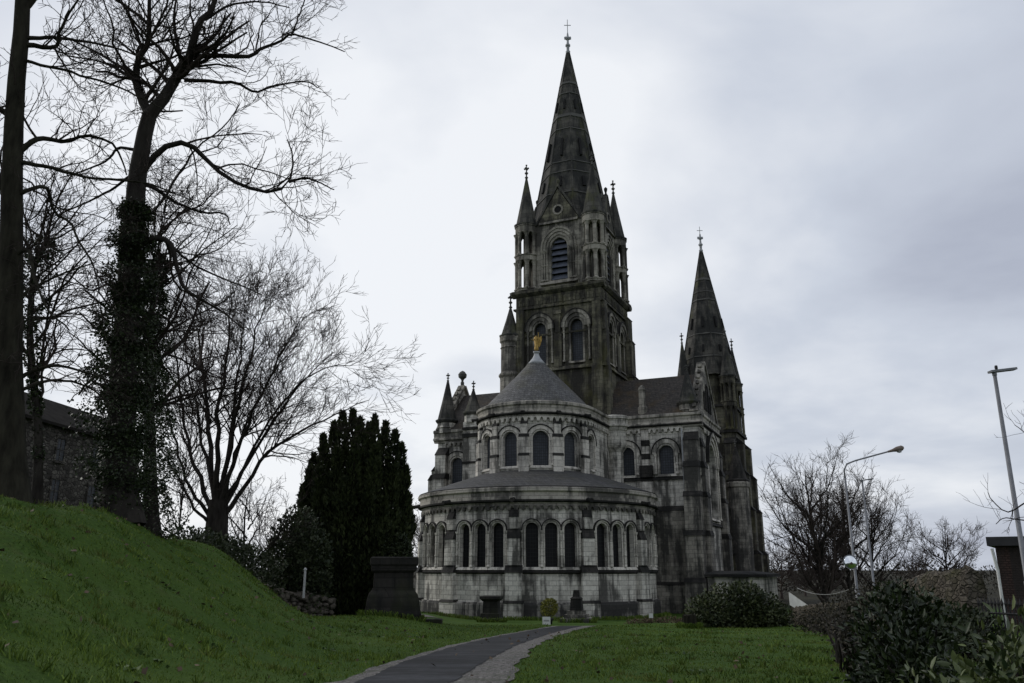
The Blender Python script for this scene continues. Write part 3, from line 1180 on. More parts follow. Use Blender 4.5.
for f in (TE, TN, TS, TW):
    L_ = TH + (.35 if f in (TE, TW) else .0)
    fbox(mb, f, -L_, L_, 23.55, 23.95, -.1, .35, .2)
    fbox(mb, f, -L_ + .1, L_ - .1, 27.55, 27.75, -.05, .13)
    fbox(mb, f, -L_ + .1, L_ - .1, 30.75, 30.95, -.1, .22)
mb.build('string_course', M['tower'], CATH)
mb = MB()
for f in (TE, TN, TS, TW):
    L_ = TH + (.45 if f in (TE, TW) else .0)
    sweep(mb, f, -L_, L_, [(-.3, 32.3), (.12, 32.3), (.45, 32.6), (.45, 32.85), (.1, 33.05), (-1.6, 33.1)], 3)
    for i in range(18):
        s = -TH + .4 + i * (2 * TH - .8) / 17
        fbox(mb, f, s - .12, s + .12, 31.2, 31.9, -.05, .08)
mb.build('cornice', M['tower'], CATH)
# corner pilasters of the tower and the statue niche between the windows
mb = MB()
for f in (TE, TN):
    for s in (-TH + .55, TH - .55):
        fbox(mb, f, s - .55, s + .55, 12, 23.6, -.1, .55)
        fbox(mb, f, s - .5, s + .5, 23.6, 27.6, -.1, .42, 0)
        fbox(mb, f, s - .45, s + .45, 27.6, 30.7, -.1, .3, 0)
    fbox(mb, f, -.42, .42, 23.9, 27.5, -.05, .25)
    fbox(mb, f, -.3, .3, 27.75, 29.8, -.05, .2)
    fbox(mb, f, -.4, .4, 29.8, 30.3, -.05, .32, .25)
mb.build('pilaster', M['tower'], CATH)
# buttress steps on the north side of the tower, seen against the sky
corner = MB()
for (z0, z1, d) in ((12, 24.0, 1.0), (24.4, 28.2, .75), (28.7, 31.0, .5)):
    fbox(corner, TN, TH - 1.6, TH - .02, z0, z1, -.1, d)
for (z0, z1, d0, d1) in ((24.0, 24.4, 1.1, .75), (28.2, 28.7, .85, .5), (31.0, 31.6, .6, .05)):
    fbox(corner, TN, TH - 1.7, TH + .04, z0, z1, -.1, d0, d0 - d1)
corner.build('buttress', M['tower'], CATH)
# stair turret at the south-east corner
mb = MB()
mb.lathe((-5.7, -4.8, 0), [(1.15, 14), (1.15, 23.2), (1.3, 23.4), (1.3, 23.6), (1.05, 23.9), (1.05, 26.5), (1.15, 26.6), (1.05, 26.75), (1.05, 27.1), (1.2, 27.3), (1.2, 27.9), (1.05, 28.0)], 14)
mb.build('stair_turret', M['tower_trim'], CATH)
pinnacle((-5.7, -4.8, 28.05), 1.12, 3.3, 1.7, 10)

# belfry stage: square with splayed corners
BH, BF = 4.3, 2.75
bz0, bz1 = 33.0, 41.0
mb = MB()
BE = flat((0, -BH, 0), (1, 0, 0), (0, -1, 0))
BN = flat((BH, 0, 0), (0, 1, 0), (1, 0, 0))
BS = flat((-BH, 0, 0), (0, -1, 0), (-1, 0, 0))
BW = flat((0, BH, 0), (-1, 0, 0), (0, 1, 0))
for f in (BE, BN, BS, BW):
    wall_strip(mb, f, -BF, BF, bz0, bz1, [(0, .98, 33.95, 37.85, .18)], 3.0, .7)
C8 = [(BF, -BH), (BH, -BF), (BH, BF), (BF, BH), (-BF, BH), (-BH, BF), (-BH, -BF), (-BF, -BH)]
for i in (0, 2, 4, 6):
    a, b_ = C8[i], C8[i + 1]
    mb.add([(*a, bz0), (*b_, bz0), (*b_, bz1), (*a, bz1)], [(0, 1, 2, 3)])
mb.build('belfry_wall', M['tower_trim'], CATH)
for f in (BE, BN):
    w = MB()
    for (a, b_, d) in ((0.0, .25, .05), (.28, .55, .16), (.58, .86, .26), (.9, 1.12, .34)):
        arch_band(w, f, 0, .98 + a, .98 + b_, 33.95 if a < .3 else 37.6, 37.85, -.05, d, .18)
    for sg in (-1, 1):
        for o_ in (.42, .75, 1.02):
            colonnette(w, f, sg * (.98 + o_), 33.95, 37.6, .12, .12, 8, 1)
    fbox(w, f, -2.2, 2.2, 33.5, 33.95, -.1, .42, .3)
    wo = w.build('belfry_window', M['tower_trim'], CATH)
    lv = MB()
    for i in range(7):
        z = 34.1 + i * .72
        hw = .98 if z < 37.9 else .98 * max(.25, 1 - (z - 37.9) / 1.5)
        vs = [f(-hw, z, -.12), f(hw, z, -.12), f(hw, z + .62, -.5), f(-hw, z + .62, -.5)]
        off = f(0, .05, 0) - f(0, 0, 0)
        lv.prism(vs, off)
    lv.build('louvre', M['louvre'], wo)
    bk = MB()
    fbox(bk, f, -1.05, 1.05, 33.9, 39.6, -.75, -.68)
    bk.build('pane', M['black'], wo)
# gables over the belfry windows
for f in (BE, BN, BS, BW):
    mb = MB()
    vs = [f(-2.5, 40.9, .16), f(2.5, 40.9, .16), f(0, 44.9, .16)]
    mb.prism(vs, f(0, 0, -3.4) - f(0, 0, 0))
    g = mb.build('gable', M['tower'], CATH)
    mb = MB()
    for sg in (-1, 1):
        a, b_ = f(sg * 2.65, 40.75, .22), f(0, 45.15, .22)
        n = (f(sg * .87, .5, 0) - f(0, 0, 0)) * .2
        mb.prism([a, b_, b_ + n, a + n], f(0, 0, -.55) - f(0, 0, 0))
    p = f(0, 45.1, .0)
    mb.lathe(p, [(.12, 0), (.2, .15), (.1, .35), (.2, .7), (.22, .9), (.05, 1.1)], 8)
    mb.build('coping', M['spire'], g)
    mb = MB()
    ring = [(.42 * math.cos(2 * PI * i / 16), 42.3 + .42 * math.sin(2 * PI * i / 16)) for i in range(16)]
    vs = [f(x, z, .18) for x, z in ring]
    mb.add(vs, [tuple(range(16))])
    mb.build('roundel', M['black'], g)
    mb = MB()
    vin = [f(x, z, .17) for x, z in ring]
    for q in range(16):
        x0, z0 = ring[q]
        x1, z1 = ring[(q + 1) % 16]
        o0, o1 = (x0 * 1.5, 42.3 + (z0 - 42.3) * 1.5), (x1 * 1.5, 42.3 + (z1 - 42.3) * 1.5)
        mb.add([f(x0, z0, .25), f(x1, z1, .25), f(*o1, .25), f(*o0, .25), f(*o1, .1), f(*o0, .1)], [(0, 1, 2, 3), (3, 2, 4, 5)])
    fbox(mb, f, -2.3, 2.3, 40.75, 41.05, -.1, .28, .1)
    mb.build('roundel_frame', M['tower_trim'], g)


# open corner turrets of two tiers
def open_turret(c, r, z0, z1, zc, capz, fin, mat, n=8, colr=.17):
    mb = MB()
    zm = (z0 + z1) / 2
    for (a, b_) in ((z0, z0 + .3), (zm - .35, zm + .35), (z1 - .9, z1)):
        mb.lathe((c[0], c[1], 0), [(r - .12, a), (r + .06, a + .04), (r + .06, b_ - .12), (r + .14, b_ - .08), (r + .14, b_), (r - .12, b_)], 16)
    for (a, b_) in ((z0 + .3, zm - .35), (zm + .35, z1 - .9)):
        for i in range(n):
            an = 2 * PI * (i + .5) / n
            p = Vector((c[0] + (r - .1) * math.cos(an), c[1] + (r - .1) * math.sin(an), a))
            H = b_ - a
            mb.lathe(p, [(colr * 1.5, 0), (colr * 1.5, .12), (colr, .22), (colr, H - .4), (colr * 1.5, H - .12), (colr * 1.9, H)], 7)
    mb.lathe((c[0], c[1], 0), [(.42, z0), (.42, z1)], 8)
    t = mb.build('corner_turret', mat, CATH)
    pinnacle((c[0], c[1], z1 + .25), r + .08, capz - z1, fin, 10)
    return t


for (a, b_) in ((-1, -1), (1, -1), (1, 1), (-1, 1)):
    open_turret((a * 4.02, b_ * 4.02), 1.25, 33.0, 40.9, None, 47.0, 1.7, M['tower_trim'], 8, .21)


# spires
def spire(c, r0, z0, z1, rot, bands, fin_h, mat, lucs):
    mb = MB()
    rz = lambda z: 0.16 + (r0 - .16) * (z1 - z) / (z1 - z0)
    mb.lathe((c[0], c[1], 0), [(rz(z0), z0), (rz(z1), z1)], 8, rot=rot)
    sp = mb.build('spire', mat, CATH)
    mb = MB()
    for z, h in bands:
        mb.lathe((c[0], c[1], 0), [(rz(z) - .02, z), (rz(z) + .09, z + .05), (rz(z + h) + .09, z + h - .05), (rz(z + h) - .02, z + h)], 8, rot=rot)
    mb.build('spire_band', M['spire_rib'], sp)
    mb = MB()
    for i in range(8):
        a = rot + 2 * PI * i / 8
        pts = [Vector((c[0] + (rz(z) + .02) * math.cos(a), c[1] + (rz(z) + .02) * math.sin(a), z)) for z in (z0, z1)]
        mb.tube(pts, [.11, .05], 5)
    mb.build('spire_rib', mat, sp)
    mb = MB()
    for (z, h, k) in lucs:
        for i in range(8):
            a = rot + 2 * PI * (i + .5) / 8
            ap = rz(z) * math.cos(PI / 8)
            o = Vector((c[0] + ap * math.cos(a), c[1] + ap * math.sin(a), z))
            mb.box(o - Vector((math.cos(a), math.sin(a), 0)) * .06 + Vector((0, 0, h / 2)), (.3, k, h), Matrix.Rotation(a, 3, 'Z') @ Matrix.Rotation(-.17, 3, 'Y'))
    mb.build('spire_slit', M['black'], sp)
    mb = MB()
    mb.lathe((c[0], c[1], z1 - .25), [(.26, 0), (.30, .25), (.18, .4), (.2, .9), (.32, 1.05), (.32, 1.2), (.17, 1.35), (.13, 1.9), (.25, 2.0), (.29, 2.2), (.15, 2.45), (.10, 2.8), (.05, fin_h * .62), (.04, fin_h)], 10)
    mb.box((c[0], c[1], z1 + fin_h * .78), (.85, .06, .07), Matrix.Rotation(R_(24), 3, 'Z'))
    for sg in (-1, 1):
        mb.box(Vector((c[0], c[1], z1 + 1.95)) + Matrix.Rotation(R_(24), 3, 'Z') @ Vector((sg * .30, 0, 0)), (.22, .2, .32))
    mb.build('finial', M['lead'], sp)
    return sp


spire((0, 0), 4.7, 41.0, 65.6, PI / 8, ((44.6, .22), (47.5, .2), (48.9, .2), (53.6, .22), (55.4, .55), (58.9, .22), (60.4, .4)), 4.9, M['spire'], ((45.6, 1.3, .35), (49.8, 2.4, .26), (56.6, 1.4, .2)))
# --- north-west tower
WC = (9.4, 30.0)
mb = MB()
Z = 21.0
mb.span((WC[0] - 3.7, WC[1] - 3.7, -1.5), (WC[0] + 3.7, WC[1] + 3.7, Z))
mb.span((WC[0] - 3.45, WC[1] - 3.45, Z), (WC[0] + 3.45, WC[1] + 3.45, 24.6))
mb.lathe((WC[0], WC[1], 0), [(3.2, 24.6), (3.2, 29.4)], 8, rot=PI / 8)
mb.build('west_tower', M['tower'], CATH)
WN = flat((WC[0] + 3.7, WC[1], 0), (0, 1, 0), (1, 0, 0))
WE = flat((WC[0], WC[1] - 3.7, 0), (1, 0, 0), (0, -1, 0))
for f, nm in ((WN, 'n'), (WE, 'e')):
    for s in (-2.9, 2.9):
        a, b_ = MB(), MB()
        st = ((-1.5, 5.0, .85, 2.0), (5.5, 10.5, .8, 1.6), (11, 15.0, .75, 1.25), (15.6, 19.2, .7, .8))
        for (z0, z1, w, d) in st:
            fbox(a, f, s - w, s + w, z0, z1, -.1, d)
        for i, (z0, z1, w, d) in enumerate(st):
            zt = st[i + 1][0] if i + 1 < len(st) else z1 + .8
            dn = st[i + 1][3] if i + 1 < len(st) else .05
            fbox(b_, f, s - w - .08, s + w + .08, z1, zt, -.1, d + .12, d + .1 - dn)
        o = a.build('buttress', M['tower'], CATH)
        b_.build('weathering', M['soot_dark'], o)
mb = MB()
for z in (14.9, 20.7, 24.3):
    hw = 4.0 if z < 22 else 3.7
    mb.span((WC[0] - hw, WC[1] - hw, z), (WC[0] + hw, WC[1] + hw, z + .35))
mb.build('string_course', M['soot_dark'], CATH)
for (a, b_) in ((-1, -1), (1, -1), (1, 1), (-1, 1)):
    open_turret((WC[0] + a * 2.95, WC[1] + b_ * 2.95), .98, 20.9, 28.3, None, 33.6, 1.5, M['tower'], 8, .15)
spire(WC, 4.0, 28.9, 48.4, PI / 8, ((31.5, .2), (34.9, .22), (40.2, .25), (41.5, .2), (43.4, .4)), 4.0, M['spire'], ((32.3, 1.0, .28), (36.0, 1.6, .22)))
# stair turret with a cone roof against the west tower
mb = MB()
mb.lathe((WC[0] + 3.6, WC[1] - 4.6, 0), [(1.35, -1.5), (1.35, 13.2), (1.5, 13.4), (1.55, 13.9), (1.3, 14.1)], 14)
mb.build('stair_turret', M['grey'], CATH)
pinnacle((WC[0] + 3.6, WC[1] - 4.6, 14.3), 1.35, 4.4, .9, 10, M['soot_dark'])
# --- low vestry beside the north transept
mb = MB()
mb.span((TV + .3, -6.6, -1.5), (19.6, 3.0, 2.75))
mb.build('vestry_wall', M['pale'], CATH)
mb = MB()
a = [(TV + .1, -6.95, 2.75), (19.95, -6.95, 2.75), (19.95, 3.3, 2.75), (TV + .1, 3.3, 2.75)]
t = [(TV + .1, -4.6, 3.02), (17.8, -4.6, 3.02), (17.8, 1.0, 3.02), (TV + .1, 1.0, 3.02)]
b0 = [(x, y, 2.5) for x, y, z in a]
mb.add(a + t + b0, [(0, 1, 5, 4), (1, 2, 6, 5), (2, 3, 7, 6), (4, 5, 6, 7), (0, 4, 7, 3), (8, 9, 1, 0), (9, 10, 2, 1), (10, 11, 3, 2), (11, 10, 9, 8)])
mb.build('vestry_roof', M['soot_dark'], CATH)
# downpipes on the north-east masonry
for (s, z0, z1) in ((12.85, -1.4, 16.4), (9.0, -1.4, 8.9)):
    mb = MB()
    d = .62 if s > 12 else .66
    mb.tube([fE(s, z0, d), fE(s, z1 * .5, d), fE(s, z1, d)], .07, 8)
    mb.build('downpipe', M['lead'], CATH)

# --- gilded angel on the cone
ANG = empty('angel_statue', church_to_world(0, UC, 24.08), R_(-24))
tag(ANG, 'gilded angel statue with raised wings standing on the cone roof of the apse', 'statue')
me = bpy.data.meshes.new('figure')
vs = [(0, 0, .95), (0, 0, 1.25), (0, -.02, 1.42), (0, -.03, 1.56), (0, -.04, 1.68), (.17, 0, 1.40), (.30, -.10, 1.22), (.34, -.34, 1.42), (-.17, 0, 1.40), (-.30, -.10, 1.20), (-.36, -.36, 1.30), (0, 0, .5), (0, 0, .06)]
es = [(0, 1), (1, 2), (2, 3), (3, 4), (2, 5), (5, 6), (6, 7), (2, 8), (8, 9), (9, 10), (0, 11), (11, 12)]
me.from_pydata(vs, es, [])
me.materials.append(M['gold'])
an = bpy.data.objects.new('figure', me)
COL.objects.link(an)
an.parent = ANG
sk = an.modifiers.new('skin', 'SKIN')
rad = [.17, .17, .16, .085, .12, .085, .065, .045, .085, .065, .045, .21, .29]
for i, q in enumerate(me.skin_vertices[0].data):
    q.radius = (rad[i], rad[i] * .85)
    q.use_root = i == 0
sb = an.modifiers.new('subdivision', 'SUBSURF')
sb.levels = sb.render_levels = 2
for sg in (-1, 1):
    mb = MB()
    out = [(.06, 1.0), (.13, 1.4), (.24, 1.62), (.40, 1.72), (.44, 1.45), (.38, 1.1), (.30, .8), (.2, .55), (.1, .7)]
    mb.prism([(sg * x, .16 + .5 * x, z) for x, z in out], (0, .06, 0))
    mb.build('wing', M['gold'], ANG)
mb = MB()
mb.lathe((.42, -.5, 1.42), [(.02, -.45), (.03, .2), (.08, .42)], 8)
mb.build('trumpet', M['gold'], ANG)
# ------------------------------------------------------------------ plants: tools
M['bark'] = simple('dark_bark', (0.013, 0.011, 0.010), (0.038, 0.034, 0.029), 5.0, 0.95, 0.7, (1, 1, .25), spec=0.1)
M['bark_green'] = simple('algae_bark', (0.009, 0.008, 0.006), (0.036, 0.034, 0.024), 5.0, 0.95, 0.7, (1, 1, .25), spec=0.1)
M['twig'] = simple('twig_bark', (0.022, 0.018, 0.016), (0.042, 0.033, 0.028), 3.0, 0.95, 0, spec=0.1)
M['far_twig'] = simple('far_twig_bark', (0.045, 0.036, 0.032), (0.075, 0.06, 0.052), 3.0, 0.95, 0, spec=0.1)
M['ivy'] = leafmat('ivy_leaf', (0.008, 0.014, 0.005), (0.030, 0.045, 0.013), 1.5, 0.5)
M['yew'] = leafmat('yew_needle', (0.007, 0.012, 0.005), (0.042, 0.053, 0.018), 0.8, 0.7, spec=0.15)
M['bush'] = leafmat('bush_leaf', (0.010, 0.018, 0.007), (0.040, 0.052, 0.018), 1.0, 0.6)
M['shrub'] = leafmat('shrub_leaf', (0.012, 0.022, 0.008), (0.062, 0.075, 0.024), 0.8, 0.55)
M['laurel'] = leafmat('laurel_leaf', (0.004, 0.009, 0.003), (0.030, 0.046, 0.013), 1.2, 0.42, spec=0.3)
M['pale_laurel'] = leafmat('pale_laurel_leaf', (0.012, 0.024, 0.008), (0.10, 0.125, 0.04), 1.6, 0.42, spec=0.3)
M['dead_leaf'] = leafmat('withered_leaf', (0.05, 0.035, 0.022), (0.14, 0.10, 0.065), 2.0, 0.8)
M['bramble'] = leafmat('bramble_leaf', (0.012, 0.014, 0.008), (0.062, 0.052, 0.034), 1.4, 0.75)
M['scrub_far'] = leafmat('far_scrub', (0.018, 0.018, 0.012), (0.05, 0.046, 0.034), .1, 0.8)
M['blade'] = leafmat('grass_blade', (0.029, 0.061, 0.0085), (0.128, 0.188, 0.028), 0.35, 0.7, spec=0.15)
_nt = M['blade'].node_tree
_b = _nt.nodes['Principled BSDF']
_old = _b.inputs['Base Color'].links[0].from_socket
_f = rampn(_nt, noise(_nt, coords(_nt), 1.1, 5, .65, .4), [(0.52, G(0)), (0.70, G(.75))])
_nt.links.new(mixc(_nt, _f, _old, (0.11, 0.10, 0.03)), _b.inputs['Base Color'])
M['topiary'] = leafmat('golden_leaf', (0.06, 0.07, 0.012), (0.22, 0.21, 0.03), 3.0, 0.6)


def nrm(a):
    return a / np.maximum(np.linalg.norm(a, axis=-1, keepdims=True), 1e-9)


def tubes(pts, rad, k):
    """pts (N,n,3), rad (N,n): vertices and quads of N tubes"""
    N, n, _ = pts.shape
    t = nrm(np.gradient(pts, axis=1))
    ref = np.zeros((N, 1, 3))
    ref[:] = (0.31, 0.17, 0.93)
    m = nrm(t.mean(1))
    steep = np.abs(m @ np.array((0.31, 0.17, 0.93))) > 0.9
    ref[steep] = (1, 0.1, 0)
    x = nrm(np.cross(t, np.broadcast_to(ref, t.shape)))
    y = np.cross(t, x)
    a = 2 * np.pi * np.arange(k) / k
    V = pts[:, :, None, :] + rad[:, :, None, None] * (x[:, :, None, :] * np.cos(a)[:, None] + y[:, :, None, :] * np.sin(a)[:, None])
    V = V.reshape(-1, 3)
    i = np.arange(N)[:, None, None] * n * k + np.arange(n - 1)[None, :, None] * k
    j = np.arange(k)[None, None, :]
    q = (j + 1) % k
    F = np.stack([i + j, i + q, i + k + q, i + k + j], -1).reshape(-1, 4)
    return V, F


def resample(pts, n, wig=0.0, rng=RNG):
    p = np.array([tuple(q) for q in pts], float)
    if len(p) == 2:
        p = np.array([p[0], (p[0] + p[1]) / 2, p[1]])
    e = np.vstack([2 * p[0] - p[1], p, 2 * p[-1] - p[-2]])
    out = []
    for t in np.linspace(0, len(p) - 1 - 1e-6, n):
        i = int(t)
        u = t - i
        a, b, c, d = e[i], e[i + 1], e[i + 2], e[i + 3]
        out.append(0.5 * (2 * b + (c - a) * u + (2 * a - 5 * b + 4 * c - d) * u * u + (3 * b - a - 3 * c + d) * u ** 3))
    out = np.array(out)
    if wig:
        L = np.linalg.norm(out[-1] - out[0])
        w = rng.normal(size=out.shape) * wig * L / n
        w[0] = 0
        out = out + w
    return out


def spawn(pts, rad, per, tmin, ang, ratio, rr, n, jit, trop, rng, rmin, lmin=0.25, up=0.25, lmax=99.0):
    N, m, _ = pts.shape
    seg = np.linalg.norm(np.diff(pts, axis=1), axis=2)
    Ls = seg.sum(1)
    cnt = np.maximum(1, np.floor(per * Ls + rng.random(N))).astype(int)
    idx = np.repeat(np.arange(N), cnt)
    K = len(idx)
    t = tmin + (1 - tmin) * rng.random(K)
    ft = t * (m - 1)
    i0 = np.minimum(ft.astype(int), m - 2)
    w = (ft - i0)[:, None]
    p = pts[idx, i0] * (1 - w) + pts[idx, i0 + 1] * w
    r = rad[idx, i0] * (1 - w[:, 0]) + rad[idx, i0 + 1] * w[:, 0]
    tg = nrm(pts[idx, i0 + 1] - pts[idx, i0])
    pr = rng.normal(size=(K, 3)) + np.array((0, 0, up))
    pr = nrm(pr - (pr * tg).sum(1, keepdims=True) * tg)
    an = np.radians(ang[0] + (ang[1] - ang[0]) * rng.random(K))[:, None]
    d = np.cos(an) * tg + np.sin(an) * pr
    L = np.maximum(lmin, ratio * Ls[idx] * (1 - 0.5 * t) * (0.55 + 0.75 * rng.random(K)))
    L = np.minimum(L, lmax * (.7 + .5 * rng.random(K)))
    r0 = np.maximum(rmin, r * rr * (0.7 + 0.5 * rng.random(K)))
    r0 = np.minimum(r0, np.maximum(rmin, r * 0.85))
    r1 = np.maximum(rmin * 0.6, r0 * 0.35)
    out = np.zeros((K, n, 3))
    out[:, 0] = p
    for k in range(1, n):
        d = nrm(d + jit * rng.normal(size=(K, 3)) + np.array((0, 0, trop)))
        out[:, k] = out[:, k - 1] + d * (L / (n - 1))[:, None]
    rd = r0[:, None] + (r1 - r0)[:, None] * np.linspace(0, 1, n)[None]
    return out, rd


def tree(name, label, limbs, levels, seed, rmin, bark, twig, cat='tree', group=None, base=None, wig=0.02, flare=1.5):
    """limbs: [(points, r0, r1)], the first being the trunk; levels: spawn settings"""
    rng = np.random.default_rng(seed)
    b = Vector(limbs[0][0][0]) if base is None else Vector(base)
    root = empty(name, b)
    tag(root, label, cat, group)
    off = np.array(tuple(b))
    n = 16
    P0 = np.stack([resample(l[0], n, wig if i else wig * .3, rng) for i, l in enumerate(limbs)]) - off
    R0 = np.stack([l[1] + (l[2] - l[1]) * np.linspace(0, 1, n) ** 0.8 for l in limbs])
    R0[0, 0] *= flare
    R0[0, 1] *= 1 + (flare - 1) * .35
    V, F = tubes(P0, R0, 9)
    np_mesh('trunk', V, F, bark, root, True)
    Vs, Fs, o = [], [], 0
    cp, cr = P0, R0
    for li, lv in enumerate(levels):
        src_p, src_r = cp, cr
        if li == 0:
            keep = lv.get('skip', 1)
            src_p, src_r = cp[keep:], cr[keep:]
            if len(src_p) == 0:
                src_p, src_r = cp, cr
        cp, cr = spawn(src_p, src_r, lv['per'], lv.get('tmin', .12), lv.get('ang', (25, 65)), lv['ratio'], lv.get('rr', .55), lv.get('n', 6), lv.get('jit', .16), lv.get('trop', .03), rng, rmin, lv.get('lmin', .25), lv.get('up', .25), lv.get('lmax', 99.0))
        v, f = tubes(cp, cr, 5 if li == 0 else (4 if li == 1 else 3))
        if f.shape[1] == 4:
            Vs.append(v)
            Fs.append(f + o)
            o += len(v)
    np_mesh('crown', np.vstack(Vs), np.vstack(Fs), twig, root, True)
    return root


LEAF4 = (np.array([(0, 0, 0), (.38, .45, .06), (0, 1, -.05), (-.38, .45, .06)]), np.array([(0, 1, 2, 3)]))
LAUR = (np.array([(0, 0, 0), (.15, .22, .05), (.2, .55, .05), (.10, .85, .0), (0, 1, -.08), (-.10, .85, .0), (-.2, .55, .05), (-.15, .22, .05), (0, .5, -.02)]),
        np.array([(0, 1, 2, 8), (8, 2, 3, 4), (8, 4, 5, 6), (0, 8, 6, 7)]))
NEED = (np.array([(-.09, 0, 0), (.09, 0, 0), (.05, 1, 0), (-.05, 1, 0)]), np.array([(0, 1, 2, 3)]))


def scatter(name, tpl, pos, axis_, size, mat, parent, rng, wid=1.0, face=None):
    tv, tf = tpl
    N = len(pos)
    a = nrm(axis_)
    fr = rng.normal(size=(N, 3)) if face is None else face + 0.35 * rng.normal(size=(N, 3))
    c = nrm(fr - (fr * a).sum(1, keepdims=True) * a)
    b = np.cross(a, c)
    s = size[:, None, None]
    V = pos[:, None, :] + s * (tv[None, :, 0:1] * wid * b[:, None] + tv[None, :, 1:2] * a[:, None] + tv[None, :, 2:3] * c[:, None])
    F = (tf[None] + (np.arange(N) * len(tv))[:, None, None]).reshape(-1, tf.shape[1])
    return np_mesh(name, V.reshape(-1, 3), F, mat, parent)


def lobe_points(lobes, n, rng, lo=0.55):
    """points in the outer shell of overlapping ellipsoids, with outward directions"""
    vol = np.array([r[0] * r[1] + r[1] * r[2] + r[0] * r[2] for c, r in lobes])
    k = rng.choice(len(lobes), n, p=vol / vol.sum())
    C = np.array([tuple(c) for c, r in lobes])[k]
    Rr = np.array([r for c, r in lobes])[k]
    d = nrm(rng.normal(size=(n, 3)))
    t = lo + (1.06 - lo) * rng.random(n) ** 0.6
    return C + d * Rr * t[:, None], d


def shrub(name, label, cat, lobes, n, size, mat, tpl=LEAF4, seed=1, group=None, lo=.45, up=.5, stems=7, wid=1.0, stemmat=None, clumpy=0.0):
    rng = np.random.default_rng(seed)
    c = np.mean([np.array(tuple(l[0])) for l in lobes], 0)
    zb = min(float(ground(l[0][0], l[0][1])) for l in lobes)
    base = Vector((c[0], c[1], zb))
    root = empty(name, base)
    tag(root, label, cat, group)
    lb = [(np.array(tuple(q)) - np.array(tuple(base)), np.array(r)) for q, r in lobes]
    p, d = lobe_points(lb, n, rng, lo)
    if clumpy:
        m = max(8, n // 14)
        cc = p[:m]
        k = rng.integers(0, m, n)
        p = cc[k] + rng.normal(size=(n, 3)) * clumpy
        d = d[k] + .6 * rng.normal(size=(n, 3))
    low = rng.random(n) < .4
    gl = ground(p[:, 0] + base.x, p[:, 1] + base.y) - base.z
    p[:, 2] = np.where(low & (p[:, 2] > gl), gl + (p[:, 2] - gl) * rng.random(n) ** .8, p[:, 2])
    ok = p[:, 2] > (ground(p[:, 0] + base.x, p[:, 1] + base.y) - base.z) - .02
    p, d = p[ok], d[ok]
    ax = d + np.array((0, 0, up)) + .55 * rng.normal(size=p.shape)
    scatter('foliage', tpl, p, ax, size * (.6 + .8 * rng.random(len(p))), mat, root, rng, wid, face=d + np.array((0, 0, .8)))
    mb = MB()
    for i in range(stems):
        q, r = lb[rng.integers(0, len(lb))]
        a = Vector((q[0] * .6 + rng.normal() * .15, q[1] * .6 + rng.normal() * .15, 0))
        a.z = gz(a.x + base.x, a.y + base.y) - base.z - .1
        e = Vector(tuple(q + nrm(rng.normal(size=3)) * r * .8))
        e.z = max(e.z, a.z + .3)
        mb.tube([a, a.lerp(e, .5) + Vector((rng.normal() * .08, rng.normal() * .08, .05)), e], [.035, .025, .01], 5)
    mb.build('stems', stemmat or M['bark'], root)
    return root


def ivy(parent, pts, radii, n, size, seed, off):
    rng = np.random.default_rng(seed)
    p = resample(pts, 24)
    k = rng.random(n) * 22.99
    i = k.astype(int)
    w = (k - i)[:, None]
    c = p[i] * (1 - w) + p[i + 1] * w
    r = np.interp(k / 23, np.linspace(0, 1, len(radii)), radii)
    lump = 0.75 + 0.35 * np.sin(k * 1.9 + seed) + .25 * np.sin(k * 4.3 + 2)
    a = rng.random(n) * 2 * PI
    d = np.stack([np.cos(a), np.sin(a), .2 * rng.normal(size=n)], 1)
    q = c + d * (r * np.maximum(.5, lump) * (.6 + .45 * rng.random(n) ** .7))[:, None]
    o = scatter('ivy', LEAF4, q - np.array(tuple(off)), d + .7 * rng.normal(size=d.shape) + np.array((0, 0, -.3)), size * (.6 + .8 * rng.random(n)), M['ivy'], parent, rng, 1.1)
    return o


# ------------------------------------------------------------------ the two big limes on the bank
def T(Y, pts, dy=0.0, rng=RNG):
    out = []
    d = 0
    for i, (x, y) in enumerate(pts):
        out.append(P(x, y, Y + d))
        d += dy + 0.25 * rng.normal() * (i > 0)
    return out


LV_BIG = [dict(lmax=3.3, per=1.9, tmin=.1, ang=(28, 70), ratio=.52, rr=.45, n=8, jit=.20, trop=.02),
          dict(per=2.5, tmin=.08, ang=(25, 60), ratio=.58, rr=.5, n=7, jit=.12, trop=.0),
          dict(per=2.9, tmin=.08, ang=(22, 55), ratio=.55, rr=.6, n=5, jit=.11, trop=.0, lmin=.35),
          dict(per=1.0, tmin=.1, ang=(22, 55), ratio=.7, rr=.6, n=4, jit=.16, trop=.0, lmin=.3)]

